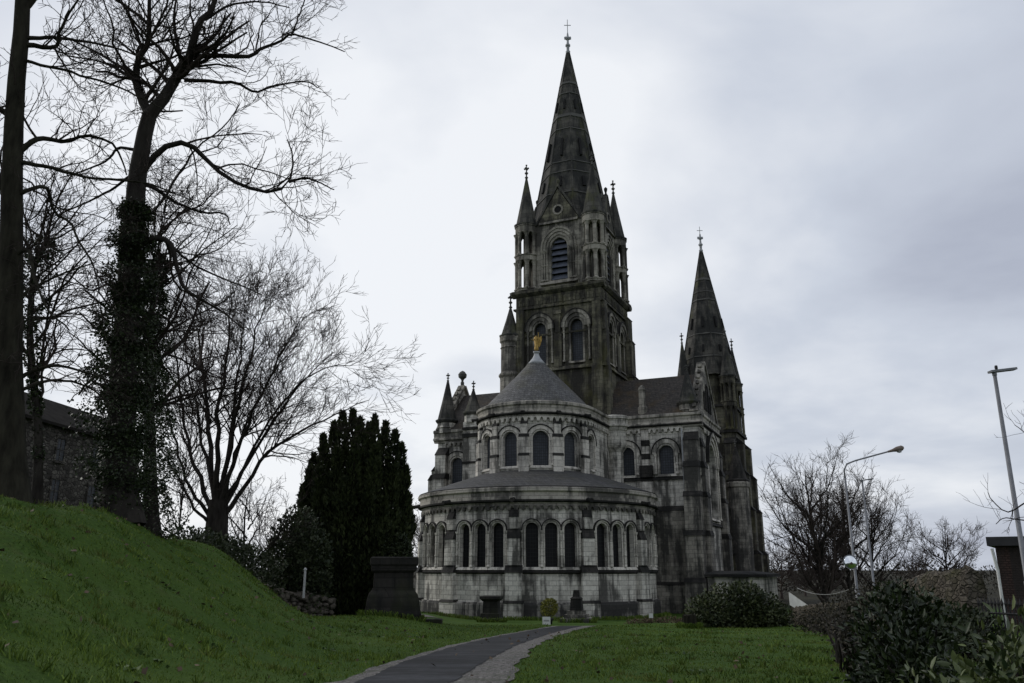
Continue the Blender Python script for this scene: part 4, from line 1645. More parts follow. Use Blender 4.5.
Y1 = 21.0
b1 = P(8, 505, Y1)
b1.z = gz(b1.x, b1.y) - .3
lim1 = [([b1, P(8, 400, Y1), P(9, 300, Y1), P(12, 200, Y1), P(17, 100, Y1), P(22, 0, Y1), P(26, -110, Y1), P(35, -260, Y1)], .42, .14)]
for pts, r0, dy in (
        ([(18, 152), (32, 142), (45, 138), (65, 142), (85, 136), (110, 142), (122, 160), (126, 175)], .085, .15),
        ([(20, 162), (50, 168), (90, 178), (140, 182), (180, 195)], .06, .25),
        ([(18, 195), (35, 188), (48, 190), (54, 212), (70, 222), (78, 240), (92, 262), (100, 290)], .06, .1),
        ([(26, 45), (55, 47), (60, 30), (75, 5), (95, -20)], .07, .2),
        ([(26, 38), (60, 38), (105, 45), (150, 60)], .06, .3),
        ([(22, 60), (70, 72), (120, 88), (165, 110)], .045, .3),
        ([(24, 10), (50, -15), (85, -35), (130, -45)], .08, .2),
        ([(12, 385), (30, 372), (55, 366), (85, 372), (120, 385)], .06, .25),
        ([(12, 395), (35, 384), (60, 380), (90, 388), (110, 405)], .05, .3),
        ([(12, 260), (28, 250), (35, 280), (48, 310), (70, 330)], .05, -.2),
        ([(12, 310), (30, 290), (60, 275), (95, 262)], .05, .3),
        ([(15, 120), (-10, 100), (-40, 70), (-70, 30)], .09, .1),
        ([(12, 200), (-15, 170), (-50, 160), (-90, 120)], .09, .1),
        ([(24, -40), (60, -90), (100, -150), (130, -240)], .11, .2),
        ([(28, -120), (-10, -180), (-50, -230)], .1, .1),
        ([(24, -60), (80, -70), (150, -60), (210, -50)], .08, .3)):
    lim1.append((T(Y1, pts, dy), r0 * 1.15, .018))
tree('lime_tree', 'bare tree with a thick straight trunk at the very left edge', lim1, [dict(LV_BIG[0], per=3.2, ratio=.62)] + LV_BIG[1:], 11, .008, M['bark_green'], M['twig'], group='bare trees on the bank', wig=.05)

Y2 = 27.0
b2 = P(121, 524, Y2)
b2.z = gz(b2.x, b2.y) - .3
lim2 = [([b2, P(120, 450, Y2), P(124, 370, Y2), P(129, 290, Y2), P(134, 210, Y2), P(140, 160, Y2), P(148, 118, Y2)], .52, .26)]
for pts, r0, dy in (
        ([(148, 120), (146, 105), (138, 80), (139, 62), (146, 42), (150, 18), (151, -30), (160, -100), (158, -200)], .17, .05),
        ([(148, 118), (163, 98), (178, 72), (190, 50), (200, 25), (213, 5), (225, -40), (245, -110), (250, -200)], .22, .05),
        ([(140, 178), (150, 160), (166, 146), (188, 143), (205, 158), (226, 177), (250, 188), (275, 192), (291, 178), (292, 158), (288, 140)], .115, -.1),
        ([(289, 182), (305, 178), (318, 182), (334, 190)], .045, -.1),
        ([(140, 182), (158, 190), (175, 202), (200, 212), (225, 214), (230, 225)], .075, .2),
        ([(192, 57), (222, 56), (252, 56), (262, 48), (280, 42), (293, 34), (318, 42), (344, 51)], .085, .1),
        ([(291, 36), (298, 18), (304, 2), (310, -18)], .03, .1),
        ([(184, 80), (215, 82), (240, 84), (254, 92), (275, 86), (305, 82), (318, 88)], .065, .25),
        ([(136, 246), (158, 238), (172, 246), (178, 268), (185, 288), (205, 302), (225, 314), (242, 328)], .11, -.1),
        ([(172, 246), (190, 262), (215, 275), (240, 285), (262, 295)], .04, .2),
        ([(138, 220), (160, 205), (180, 170), (196, 150), (222, 128), (240, 105)], .05, .3),
        ([(136, 150), (118, 148), (108, 160), (85, 170), (60, 178)], .055, .2),
        ([(138, 170), (110, 190), (80, 205), (45, 220)], .05, .3),
        ([(142, 90), (120, 70), (95, 60), (60, 55)], .05, .3),
        ([(150, 25), (125, 5), (95, -10), (60, -20)], .06, .3),
        ([(205, 20), (230, 5), (262, 2), (290, 8)], .05, .1),
        ([(213, 0), (245, -20), (285, -30), (325, -25)], .06, .1),
        ([(130, 300), (110, 285), (90, 290), (70, 275)], .05, .2),
        ([(128, 330), (150, 315), (168, 320), (185, 345)], .05, .3),
        ([(150, -20), (120, -60), (90, -120)], .08, .1),
        ([(225, -50), (280, -90), (330, -120)], .08, .1),
        ([(160, -90), (200, -140), (230, -200)], .07, .2)):
    lim2.append((T(Y2, pts, dy), r0 * 1.2, .02))
t2 = tree('lime_tree', 'tall bare tree with a forked top and ivy round its lower trunk', lim2, LV_BIG, 22, .009, M['bark'], M['twig'], group='bare trees on the bank', wig=.05)
ivy(t2, [P(122, 505, Y2), P(122, 420, Y2), P(126, 340, Y2), P(132, 260, Y2), P(136, 205, Y2)], [.85, 1.2, 1.15, .88, .66, .45], 30000, .085, 3, t2.location)

# ivy-clad trunks beside it
for i, (pl_, yb, Y, r0, seed, lab) in enumerate((
        ([(152, 530), (150, 450), (149, 380), (152, 310), (160, 255)], 530, 30.5, .30, 31, 'ivy-smothered slender tree just right of the tall forked tree'),
        ([(40, 498), (38, 430), (30, 340), (34, 270), (46, 240)], 498, 25.0, .16, 32, 'thin ivy-topped tree between the two biggest trunks, before the stone house'))):
    pts = [P(x, y, Y) for x, y in pl_]
    pts[0].z = gz(pts[0].x, pts[0].y) - .2
    lm = [(pts, r0, .06)]
    x, y = pl_[-1]
    xm, ym = pl_[-2]
    for k, (dx, dy_) in enumerate(((25, -40), (-25, -45), (10, -70), (35, 5), (-30, 10), (45, -25))):
        lm.append(([P(x if k % 2 else xm, (y if k % 2 else ym), Y), P((x + xm) / 2 + dx * .5, y + dy_ * .5 + 8, Y + .5), P(x + dx, y + dy_, Y + 1.2)], .05, .015))
    o = tree('ivy_tree', lab, lm, [dict(per=2.2, ratio=.55, n=6, jit=.2, skip=0, tmin=.3), dict(per=2.6, ratio=.55, n=5, jit=.2), dict(per=3, ratio=.6, n=4, jit=.2)], seed, .008, M['bark'], M['twig'], group='bare trees on the bank')
    ivy(o, pts[:-1] + [pts[-1]], [1.0, 1.0, .75, .55, .35] if i == 0 else [.08, .12, .3, .6, .5], 17000 if i == 0 else 4500, .085, 5 + i, o.location)

# ------------------------------------------------------------------ the spreading beech and its neighbours
LV_MID = [dict(lmax=3.6, per=1.9, tmin=.3, ang=(22, 58), ratio=.50, rr=.45, n=8, jit=.12, trop=.0, up=.35),
          dict(per=2.6, tmin=.1, ang=(18, 50), ratio=.52, rr=.5, n=6, jit=.09, trop=.03),
          dict(per=3.0, tmin=.1, ang=(18, 48), ratio=.55, rr=.6, n=5, jit=.09, trop=.02, lmin=.45),
          dict(per=1.6, tmin=.2, ang=(18, 48), ratio=.6, rr=.7, n=4, jit=.09, trop=.0, lmin=.35)]
Y3 = 41.0
b3 = P(216, 545, Y3)
b3.z = gz(b3.x, b3.y) - .2
rng3 = np.random.default_rng(5)
lim3 = [([b3, P(217, 520, Y3), P(218, 500, Y3)], .62, .45)]
for pts, r0 in (
        ([(214, 515), (196, 470), (184, 420), (176, 360), (172, 310)], .19),
        ([(216, 505), (210, 450), (206, 390), (200, 330), (196, 285)], .24),
        ([(218, 505), (218, 450), (222, 390), (228, 330), (232, 278)], .24),
        ([(220, 505), (228, 450), (240, 395), (254, 340), (268, 290)], .22),
        ([(220, 505), (236, 455), (256, 405), (280, 355), (304, 312)], .19),
        ([(222, 510), (246, 465), (270, 425), (300, 385), (335, 350)], .17),
        ([(224, 515), (244, 488), (268, 452), (300, 432), (335, 414), (368, 400)], .19),
        ([(212, 520), (192, 490), (178, 450), (166, 400), (160, 350)], .15),
        ([(212, 525), (195, 510), (180, 480), (165, 455), (150, 440)], .13),
        ([(216, 500), (200, 430), (188, 370), (186, 320)], .16),
        ([(218, 500), (232, 430), (240, 360), (246, 300)], .17),
        ([(222, 510), (252, 450), (285, 400), (318, 370), (360, 362)], .13),
        ([(222, 508), (240, 440), (268, 380), (296, 335)], .14)):
    dz = rng3.uniform(-.9, .9)
    lim3.append(([P(x, y, Y3 + dz * i) for i, (x, y) in enumerate(pts)], r0 * .72, .015))
tree('beech_tree', 'spreading bare tree with many stems fanning from a low fork, beside the yew', lim3, LV_MID, 33, .0095, M['bark'], M['twig'], group='bare trees on the bank', wig=.085)


def auto_tree(name, label, base, H, spread, seed, rmin, mats, levels, group=None, nl=9, r0=None, fork=.3, lean=(0, 0), cat='tree', vase=.68):
    rng = np.random.default_rng(seed)
    b = Vector(base)
    r0 = r0 or H * .022
    top = b + Vector((lean[0], lean[1], H * .8))
    mid = b.lerp(top, fork)
    lm = [([b, b.lerp(top, .15), mid, b.lerp(top, .65) + Vector((rng.normal() * .2, rng.normal() * .2, 0)), top], r0, r0 * .07)]
    for i in range(nl):
        t = fork + (1 - fork) * .75 * (i / nl)
        s = b.lerp(top, t)
        a = i * 2.4 + rng.normal() * .3
        L = spread * (1 - .45 * t) * rng.uniform(.75, 1.1)
        e = s + Vector((math.cos(a) * L, math.sin(a) * L, H * (1 - t * .75) * vase * rng.uniform(.75, 1.15)))
        m = s.lerp(e, .5) + Vector((math.cos(a) * L * .12, math.sin(a) * L * .12, -H * .015))
        lm.append(([s, s.lerp(m, .5), m, e], r0 * (.46 - .28 * t), r0 * .04))
    return tree(name, label, lm, levels, seed, rmin, mats[0], mats[1], cat, group, wig=.09)


LV_FAR = [dict(per=1.6, tmin=.15, ang=(22, 55), ratio=.48, rr=.45, n=7, jit=.14, trop=.07, skip=0),
          dict(per=2.2, tmin=.1, ang=(22, 52), ratio=.52, rr=.5, n=6, jit=.15, trop=.05),
          dict(per=2.7, tmin=.1, ang=(22, 55), ratio=.58, rr=.6, n=4, jit=.15, trop=.03, lmin=.7)]
LV_FINE = [dict(per=1.8, tmin=.15, ang=(22, 50), ratio=.5, rr=.45, n=6, jit=.14, trop=.05, skip=0),
           dict(per=2.8, tmin=.1, ang=(25, 55), ratio=.52, rr=.5, n=5, jit=.16, trop=.03),
           dict(per=3.2, tmin=.1, ang=(25, 60), ratio=.6, rr=.6, n=4, jit=.16, trop=.02, lmin=.4)]


def gp(x, y, Y, sink=.2):
    p = P(x, y, Y)
    p.z = gz(p.x, p.y) - sink
    return p


auto_tree('bare_tree', 'small bare tree between the spreading tree and the round bush', gp(247, 540, 46), 7.2, 3.0, 41, .011, (M['bark'], M['twig']), LV_FINE, 'bare trees on the bank', 8, .17, .12)
auto_tree('bare_tree', 'slim bare sapling in the gap between the ivy-smothered tree and the spreading tree', gp(178, 540, 38), 7.5, 1.6, 42, .010, (M['bark'], M['twig']), LV_FINE, 'bare trees on the bank', 8, .09, .2)
auto_tree('bare_tree', 'far bare tree showing in the gap between the yew and the cathedral', gp(424, 560, 112), 13, 4.5, 43, .024, (M['bark'], M['far_twig']), LV_FAR, None, 9, .25, .3)
auto_tree('bare_tree', 'far thin bare tree seen low under the branches left of the round bush', gp(268, 545, 75), 9, 3, 44, .018, (M['bark'], M['far_twig']), LV_FAR, None, 8, .15, .3)
# trees by the road
gr = 'bare trees by the road'
auto_tree('roadside_tree', 'tall bare tree nearest the cathedral among the roadside trees, its limbs reaching left', gp(826, 600, 74), 15.8, 5.6, 51, .013, (M['bark'], M['far_twig']), LV_FAR + [], gr, 12, .42, .22, (-.8, 0))
auto_tree('roadside_tree', 'dense bare tree right behind the curved street lamp', gp(850, 600, 80), 14.8, 5.4, 52, .013, (M['bark'], M['far_twig']), LV_FAR, gr, 12, .40, .2, (.4, 0))
auto_tree('roadside_tree', 'lower bare tree right of the two street lamp posts by the road, leaning right', gp(872, 600, 86), 12.6, 5.8, 53, .014, (M['bark'], M['far_twig']), LV_FAR, gr, 11, .32, .2, (.9, 0))
auto_tree('roadside_tree', 'round-headed bare tree standing alone far off near the brick house', gp(952, 600, 112), 11.5, 6.0, 54, .018, (M['bark'], M['far_twig']), LV_FAR, gr, 12, .30, .28)
auto_tree('roadside_tree', 'low brownish bare tree in the distance just right of the vestry', gp(782, 600, 118), 9.0, 5.5, 55, .02, (M['far_twig'], M['far_twig']), LV_FAR, gr, 12, .22, .15)
auto_tree('roadside_tree', 'small bare tree in the distance left of the round-headed one', gp(918, 600, 125), 8.0, 4.0, 56, .02, (M['far_twig'], M['far_twig']), LV_FAR, gr, 11, .2, .15)
auto_tree('roadside_tree', 'far faint bare tree between the vestry and the tall roadside tree', gp(806, 600, 130), 9.0, 5.5, 57, .02, (M['far_twig'], M['far_twig']), LV_FAR, gr, 12, .2, .15)
# a tree whose trunk stands off the right edge
YR = 20.0
br_ = P(1090, 560, YR)
br_.z = gz(br_.x, br_.y) - .2
limr = [([br_, P(1092, 480, YR), P(1095, 380, YR), P(1100, 250, YR)], .16, .05)]
for pts, r0 in (([(1092, 500), (1060, 490), (1030, 500), (1008, 512), (992, 500), (988, 492)], .03), ([(1093, 520), (1055, 512), (1028, 520), (1005, 518), (996, 524)], .025),
                ([(1094, 470), (1060, 455), (1035, 440), (1015, 425)], .03), ([(1094, 440), (1070, 420), (1045, 415), (1024, 420)], .025), ([(1096, 380), (1070, 330), (1050, 300)], .03)):
    limr.append((T(YR, pts, .1), r0, .008))
for pts, r0 in (([(1093, 470), (1130, 440), (1165, 400), (1190, 340)], .05), ([(1095, 420), (1140, 380), (1170, 310), (1180, 240)], .05), ([(1097, 340), (1120, 280), (1150, 200), (1160, 130)], .045),
                ([(1099, 290), (1085, 220), (1075, 150), (1080, 80)], .045), ([(1100, 260), (1115, 180), (1120, 90), (1125, 20)], .05), ([(1092, 510), (1125, 490), (1160, 480)], .03)):
    limr.append((T(YR, pts, .35), r0, .008))
tree('bare_tree', 'bare tree at the right edge by the tall lamp post, only thin branch tips showing', limr, [dict(per=2.2, ratio=.45, n=6, jit=.18, lmax=1.2), dict(per=2.4, ratio=.5, n=5, jit=.18)], 61, .005, M['bark'], M['twig'])

# ------------------------------------------------------------------ yew, bushes, hedge
YW = 53.0
rng = np.random.default_rng(9)
yb = gp(355, 605, YW, 0)
yew = tag(empty('yew_tree', yb), 'broad dark green upright yew made of many pointed columns, left of the cathedral', 'tree')
cols_ = [(291, 560, -.4), (295, 535, .3), (303, 500, -.8), (311, 468, .2), (299, 520, -1), (306, 486, 0), (314, 456, .6), (323, 436, -.5), (333, 424, .8), (343, 413, -.3), (352, 411, .5), (361, 420, -1), (369, 424, 1), (377, 417, 0), (386, 424, .9), (393, 432, -.6), (400, 446, .3), (406, 468, -.4), (410, 496, .5),
         (318, 470, -1.6), (336, 450, -2.0), (356, 440, -2.2), (376, 448, -2.0), (394, 468, -1.5), (308, 520, -1.8), (404, 520, -1.4), (345, 480, -2.6), (368, 485, -2.6), (385, 500, -2.3)]
Q, D = [], []
tr = MB()
for (x, y, dy) in cols_:
    top = P(x + rng.normal() * 1.2, y, YW + dy)
    g = Vector((yb.x + (top.x - yb.x) * .72, yb.y + (top.y - yb.y) * .8, yb.z))
    n = 3000
    t = rng.random(n) ** .85
    c = np.array(tuple(g))[None] * (1 - t[:, None]) + np.array(tuple(top))[None] * t[:, None]
    r = (.74 * np.minimum(1, (1 - t) / .42) ** .78 + .02) * (.9 + .2 * np.sin(t * 17 + x))
    a = rng.random(n) * 2 * PI
    d = np.stack([np.cos(a), np.sin(a), np.zeros(n)], 1)
    Q.append(c + d * (r * (.55 + .55 * rng.random(n) ** .5))[:, None] - np.array(tuple(yb)))
    D.append(d * .45 + np.array((0, 0, 1.0)) + .3 * rng.normal(size=(n, 3)))
    tr.tube([g - yb - Vector((0, 0, .2)), g.lerp(top, .5) - yb, g.lerp(top, .9) - yb], [.16, .1, .03], 6)
Q, D = np.vstack(Q), np.vstack(D)
scatter('crown', LEAF4, Q, D, .30 * (.6 + .8 * rng.random(len(Q))), M['yew'], yew, rng, .55)
tr.build('trunk', M['bark'], yew)


def lob(x, y, Y, rx, ry, rz):
    return (P(x, y, Y), (rx, ry, rz))


shrub('bush', 'dark rounded evergreen bush standing before the yew, above the rubble wall', 'bush',
      [lob(297, 548, 47.5, 1.55, 1.4, 1.9), lob(281, 562, 47, 1.0, 1.0, 1.3), lob(313, 560, 47, 1.0, 1.1, 1.7), lob(298, 525, 48, 1.0, 1.0, 1.0), lob(318, 580, 47.5, .8, .8, .9)], 9000, .17, M['bush'], seed=71)
shrub('conifer_bush', 'loose green conifer sprays hanging between the yew and the big stone pedestal', 'bush',
      [lob(392, 543, 51, 1.1, .8, .55), lob(378, 556, 51, .8, .8, .6), lob(403, 552, 51, .6, .7, .8), lob(390, 575, 51.5, 1.0, .8, 1.3)], 3600, .2, M['bush'], seed=72, wid=.6)
shrub('hedge', 'low dark hedge along the crest of the bank under the spreading tree', 'hedge',
      [lob(x, y, Y, 1.2, .7, .55) for x, y, Y in ((190, 541, 36), (205, 545, 37.5), (220, 548, 39), (236, 553, 41), (250, 558, 43), (263, 566, 44.5))], 7000, .13, M['bush'], seed=73)
shrub('rhododendron_bush', 'broad dark green bush with a lighter top growing before the vestry', 'bush',
      [lob(735, 606, 50, 2.0, 1.3, 1.25), lob(712, 612, 49.5, 1.5, 1.2, .95), lob(760, 610, 50, 1.4, 1.2, 1.0), lob(744, 598, 50, 1.1, 1.0, .95), lob(776, 616, 50, .9, 1.0, .7), lob(697, 620, 49, .7, .8, .5)], 12000, .16, M['shrub'], seed=74)
shrub('heather_bed', 'low reddish brown planting at the foot of the cathedral wall', 'plant bed',
      [lob(640, 624, 58, 1.0, .5, .35), lob(655, 623, 58, .8, .5, .35), lob(670, 623, 58, .9, .5, .4), lob(683, 625, 57, .6, .5, .4)], 2600, .1, M['dead_leaf'], seed=75)
# laurels and brambles close by on the right
shrub('laurel_bush', 'dark glossy laurel bush at the lawn edge, the tallest of the near bushes', 'bush',
      [lob(897, 622, 13, .55, .6, .42), lob(912, 606, 13.2, .36, .4, .28), lob(889, 650, 12.6, .42, .6, .45), lob(925, 642, 12.8, .42, .6, .40), lob(872, 680, 12.4, .28, .5, .24), lob(912, 674, 12, .65, .6, .45)], 5200, .10, M['laurel'], LAUR, 76, stems=14, clumpy=.09, up=.6)
shrub('laurel_bush', 'yellowish green broad-leaved laurel in the bottom right corner of the photo', 'bush',
      [lob(1005, 668, 8.6, .38, .5, .26), lob(1035, 648, 8.8, .4, .5, .32), lob(966, 694, 8.3, .34, .4, .18), lob(1020, 695, 8.2, .5, .5, .3), lob(925, 706, 8.4, .4, .4, .22)], 1500, .115, M['pale_laurel'], LAUR, 77, stems=16, clumpy=.10, up=.6)
shrub('bramble_bush', 'tangled brownish brambles with withered leaves at the lawn edge beside the laurel', 'bush',
      [lob(856, 630, 17, .5, .9, .3), lob(848, 624, 20, .55, .9, .3), lob(866, 650, 15.5, .36, .6, .28), lob(842, 618, 24, .7, 1.0, .34)], 1700, .065, M['bramble'], seed=78, stems=110, lo=.2)
shrub('bramble_bush', 'dull green scrub growing along the far boundary wall', 'bush',
      [lob(835, 618, 36, 1.3, 1.2, .55), lob(858, 612, 34, 1.4, 1.2, .7), lob(815, 620, 42, 1.2, 1.0, .45), lob(880, 606, 33, 1.4, 1.2, .8)], 7500, .10, M['bramble'], seed=79, stems=90, lo=.2)
shrub('scrub', 'brown and green scrub behind the laurel, up against the rubble wall', 'bush',
      [lob(948, 622, 18, .7, .7, .35), lob(972, 630, 16, .6, .6, .35), lob(900, 598, 23, .7, .7, .4)], 4200, .08, M['bush'], seed=80, stems=50)
# far trees and scrub that read as one mass
rt = np.random.default_rng(63)
lb = []
for i in range(60):
    x = rt.uniform(22, 190)
    y = rt.uniform(135, 175)
    h = rt.uniform(3.6, 6.2)
    lb.append((np.array((x, y, -.75 + h * .5)), np.array((rt.uniform(3, 6), 3, h * .55))))
for i in range(34):
    x = rt.uniform(-150, -14)
    y = rt.uniform(120, 150)
    h = rt.uniform(2.5, 5)
    lb.append((np.array((x, y, .5 + h * .4)), np.array((rt.uniform(3, 6), 3, h * .6))))
p, d = lobe_points(lb, 26000, rt, .3)
scatter('treeline', LEAF4, p, d + .8 * rt.normal(size=d.shape) + np.array((0, 0, .6)), .5 * (.5 + rt.random(len(p))), M['scrub_far'], None, rt, .6)['kind'] = 'stuff'

# ------------------------------------------------------------------ houses
M['rubble'] = rubblemat('dark_rubble', (0.04, 0.036, 0.032), (0.075, 0.068, 0.06), (0.125, 0.115, 0.10), (0.035, 0.032, 0.028), 2.6)
M['brick'] = stone('dark_brick', (0.075, 0.045, 0.038), (0.055, 0.034, 0.03), (0.03, 0.025, 0.023), .5, .09)
M['white'] = simple('white_paint', (0.55, 0.55, 0.53), (0.72, 0.72, 0.70), 2.0, .6, .1)
M['fascia'] = simple('dark_fascia', (0.02, 0.02, 0.022), (0.035, 0.034, 0.036), 3.0, .6, .1)
A, B = P(-60, 384, 50), P(101, 430, 68)
A.z = B.z = 15.2
dv = (B - A)
ang_h = math.atan2(dv.y, dv.x)
HL = dv.length
HO = empty('stone_house', (A.x, A.y, 3.0), ang_h)
tag(HO, 'old rubble stone house with a long slate roof, behind the trees on the left', 'house')
hz = 12.2
mb = MB()
fH = flat((0, -3.6, 0), (1, 0, 0), (0, -1, 0))
wop = [(x, .45, z) for x in np.arange(3, HL - 1.2, 4.4) for z in (1.4, 4.6, 7.4)]
mb.add([fH(0, -3), fH(HL, -3), fH(HL, 9.9), fH(0, 9.9)], [(0, 1, 2, 3)])
mb.add([(0, -3.6, -3), (0, 3.6, -3), (0, 3.6, 9.9), (0, 0, hz - .1), (0, -3.6, 9.9)], [(0, 1, 2, 3, 4)])
mb.add([(HL, -3.6, -3), (HL, 3.6, -3), (HL, 3.6, 9.9), (HL, 0, hz - .1), (HL, -3.6, 9.9)], [(0, 1, 2, 3, 4)])
mb.add([(0, 3.6, -3), (HL, 3.6, -3), (HL, 3.6, 9.9), (0, 3.6, 9.9)], [(0, 1, 2, 3)])
mb.build('wall', M['rubble'], HO)
mb = MB()
for sg in (-1, 1):
    mb.prism([(-.3, sg * 4.0, 9.6), (HL + .3, sg * 4.0, 9.6), (HL + .3, 0, hz), (-.3, 0, hz)], (0, 0, .2))
M['old_roof'] = simple('old_dark_roof', (0.012, 0.011, 0.010), (0.03, 0.027, 0.024), 1.6, .95, .3, spec=.03)
mb.build('roof', M['old_roof'], HO)
for (x, hw, z) in wop:
    mb = MB()
    for a_, b_ in ((-hw - .15, -hw), (hw, hw + .15)):
        fbox(mb, fH, x + a_, x + b_, z, z + 1.5, -.05, .06)
    fbox(mb, fH, x - hw - .2, x + hw + .2, z - .18, z, -.05, .14)
    fbox(mb, fH, x - hw - .2, x + hw + .2, z + 1.5, z + 1.72, -.05, .07)
    fbox(mb, fH, x - .03, x + .03, z, z + 1.5, -.05, .03)
    fbox(mb, fH, x - hw, x + hw, z + .72, z + .78, -.05, .035)
    w = mb.build('window', M['rubble'], HO)
    mb = MB()
    fbox(mb, fH, x - hw, x + hw, z, z + 1.5, -.05, .012)
    mb.build('pane', M['mesh_glass'], w)
# brick house at the right edge
c0 = P(1003, 600, 33)
c0.z = gz(c0.x, c0.y)
BHO = empty('brick_house', c0, R_(-33))
tag(BHO, 'dark brick house with a flat overhanging roof and white downpipe', 'house')
ht = P(1003, 546, 33).z - c0.z
mb = MB()
mb.span((0, 0, -.5), (8, 9, ht))
mb.build('wall', M['brick'], BHO)
mb = MB()
mb.span((-.25, -.3, ht + .003), (8.3, 9.3, ht + .34))
mb.build('roof', M['fascia'], BHO)
mb = MB()
mb.tube([(-.02, -.12, 0.0), (-.02, -.12, ht * .5), (-.02, -.12, ht - .9), (-.10, -.25, ht - .1)], .06, 8)
mb.build('downpipe', M['white'], BHO)
mb = MB()
mb.span((2.2, -.06, 1.2), (3.6, .04, 2.6))
w = mb.build('window', M['white'], BHO)
mb = MB()
mb.span((2.3, -.075, 1.3), (3.5, -.062, 2.5))
mb.build('pane', M['glass'], w)

# ------------------------------------------------------------------ walls, railing


def rubble_wall(name, label, pts, h, th, mat, rnd=.12, cat='wall'):
    """lumpy field-stone wall along a ground line with a rounded top"""
    rng = np.random.default_rng(int(abs(pts[0][0] * 100)) + 3)
    o = Vector((pts[0][0], pts[0][1], gz(pts[0][0], pts[0][1])))
    root = empty(name, o)
    tag(root, label, cat)
    L = [0]
    for a, b in zip(pts[:-1], pts[1:]):
        L.append(L[-1] + math.hypot(b[0] - a[0], b[1] - a[1]))
    n = int(L[-1] / .22) + 2
    mb = MB()
    prof = [(-.5, -.3), (-.5, .45), (-.48, .8), (-.3, .96), (0, 1.02), (.3, .96), (.48, .8), (.5, .45), (.5, -.3)]
    m = len(prof)
    for i in range(n):
        s = L[-1] * i / (n - 1)
        x, y = np.interp(s, L, [p[0] for p in pts]), np.interp(s, L, [p[1] for p in pts])
        k = min(max(sum(1 for q in L if q <= s) - 1, 0), len(pts) - 2)
        d = Vector((pts[k + 1][0] - pts[k][0], pts[k + 1][1] - pts[k][1], 0)).normalized()
        nn = Vector((-d.y, d.x, 0))
        hh = np.interp(s, L, h) if hasattr(h, '__len__') else h
        for (a, b) in prof:
            j = Vector(rng.normal(size=3)) * rnd * .35
            mb.v.append(tuple(Vector((x, y, gz(x, y))) + nn * (a * th) + Vector((0, 0, b * hh)) + j - o))
    for i in range(n - 1):
        for j in range(m - 1):
            mb.f.append((i * m + j, i * m + j + 1, (i + 1) * m + j + 1, (i + 1) * m + j))
    mb.f += [tuple(range(m)), tuple((n - 1) * m + j for j in range(m - 1, -1, -1))]
    mb.build('masonry', mat, root)
    return root, rng, o


def stones(root, o, n, spots, size, mat, rng, name='stone'):
    import bmesh
    for i in range(n):
        bm = bmesh.new()
        bmesh.ops.create_icosphere(bm, subdivisions=2, radius=1)
        s = size * rng.uniform(.5, 1.35)
        sc = (s * rng.uniform(.9, 1.5), s * rng.uniform(.8, 1.2), s * rng.uniform(.5, .8))
        for v in bm.verts:
            v.co = Vector((math.copysign(abs(v.co.x) ** .7, v.co.x) * sc[0], math.copysign(abs(v.co.y) ** .7, v.co.y) * sc[1], math.copysign(abs(v.co.z) ** .7, v.co.z) * sc[2]))
            v.co *= 1 + .08 * rng.normal()
        bm.transform(Matrix.Rotation(rng.uniform(0, 6.28), 4, 'Z') @ Matrix.Rotation(rng.normal() * .2, 4, 'X'))
        me = bpy.data.meshes.new(name)
        bm.to_mesh(me)
        bm.free()
        me.materials.append(mat)
        q = bpy.data.objects.new(name, me)
        COL.objects.link(q)
        q.parent = root
        q.location = Vector(spots(i)) - o


M['field'] = rubblemat('mossy_field_stone', (0.085, 0.073, 0.057), (0.115, 0.098, 0.077), (0.15, 0.13, 0.103), (0.075, 0.065, 0.052), 6.5, (0.05, 0.05, 0.02))
M['field2'] = simple('rough_stone', (0.03, 0.027, 0.022), (0.12, 0.105, 0.085), 2.2, .95, .7)
a, b = gp(276, 592, 45, 0), gp(331, 606, 47.5, 0)
rw = MB()
rrng = np.random.default_rng(17)
ro = Vector((a.x, a.y, gz(a.x, a.y)))
RW = tag(empty('rubble_wall', ro), 'short tumbledown rubble retaining wall at the end of the grass bank', 'wall')
zt = [P(276, 586, 45).z, P(331, 597, 47.5).z]
for k in range(6):
    def spot(i, k=k):
        t = (i + .5 * (k % 2) + rrng.uniform(-.3, .3)) / 15
        p = a.lerp(b, min(max(t, 0), 1.02))
        z = zt[0] + (zt[1] - zt[0]) * t - .06 - k * .21 + rrng.normal() * .05 - (rrng.random() * .25 if k == 0 else 0)
        return (p.x + rrng.normal() * .06, p.y - .05 * k + rrng.normal() * .09, z)
    stones(RW, ro, 16, spot, .165, M['field2'], rrng)
mb = MB()
mb.prism([(0, .12, zt[0] - ro.z - .15), (b.x - a.x, b.y - a.y + .12, zt[1] - ro.z - .15), (b.x - a.x, b.y - a.y + .12, -2.0), (0, .12, -2.0)], (-.1, .5, 0))
mb.build('core', M['field'], RW)

rubble_wall('boundary_wall', 'low mossy boundary wall beyond the scrub at the far right lawn edge', [tuple(gp(796, 600, 56, 0))[:2], tuple(gp(845, 600, 47, 0))[:2], tuple(gp(905, 600, 36, 0))[:2]], [1.1, 1.3, 1.6], .5, M['field'])
rubble_wall('stone_wall', 'tall brown rubble wall with a rounded sloping top behind the laurel', [tuple(gp(880, 600, 25, 0))[:2], tuple(gp(925, 600, 22, 0))[:2], tuple(gp(978, 600, 19.5, 0))[:2]], [1.3, 1.9, 1.95], .55, M['field'])
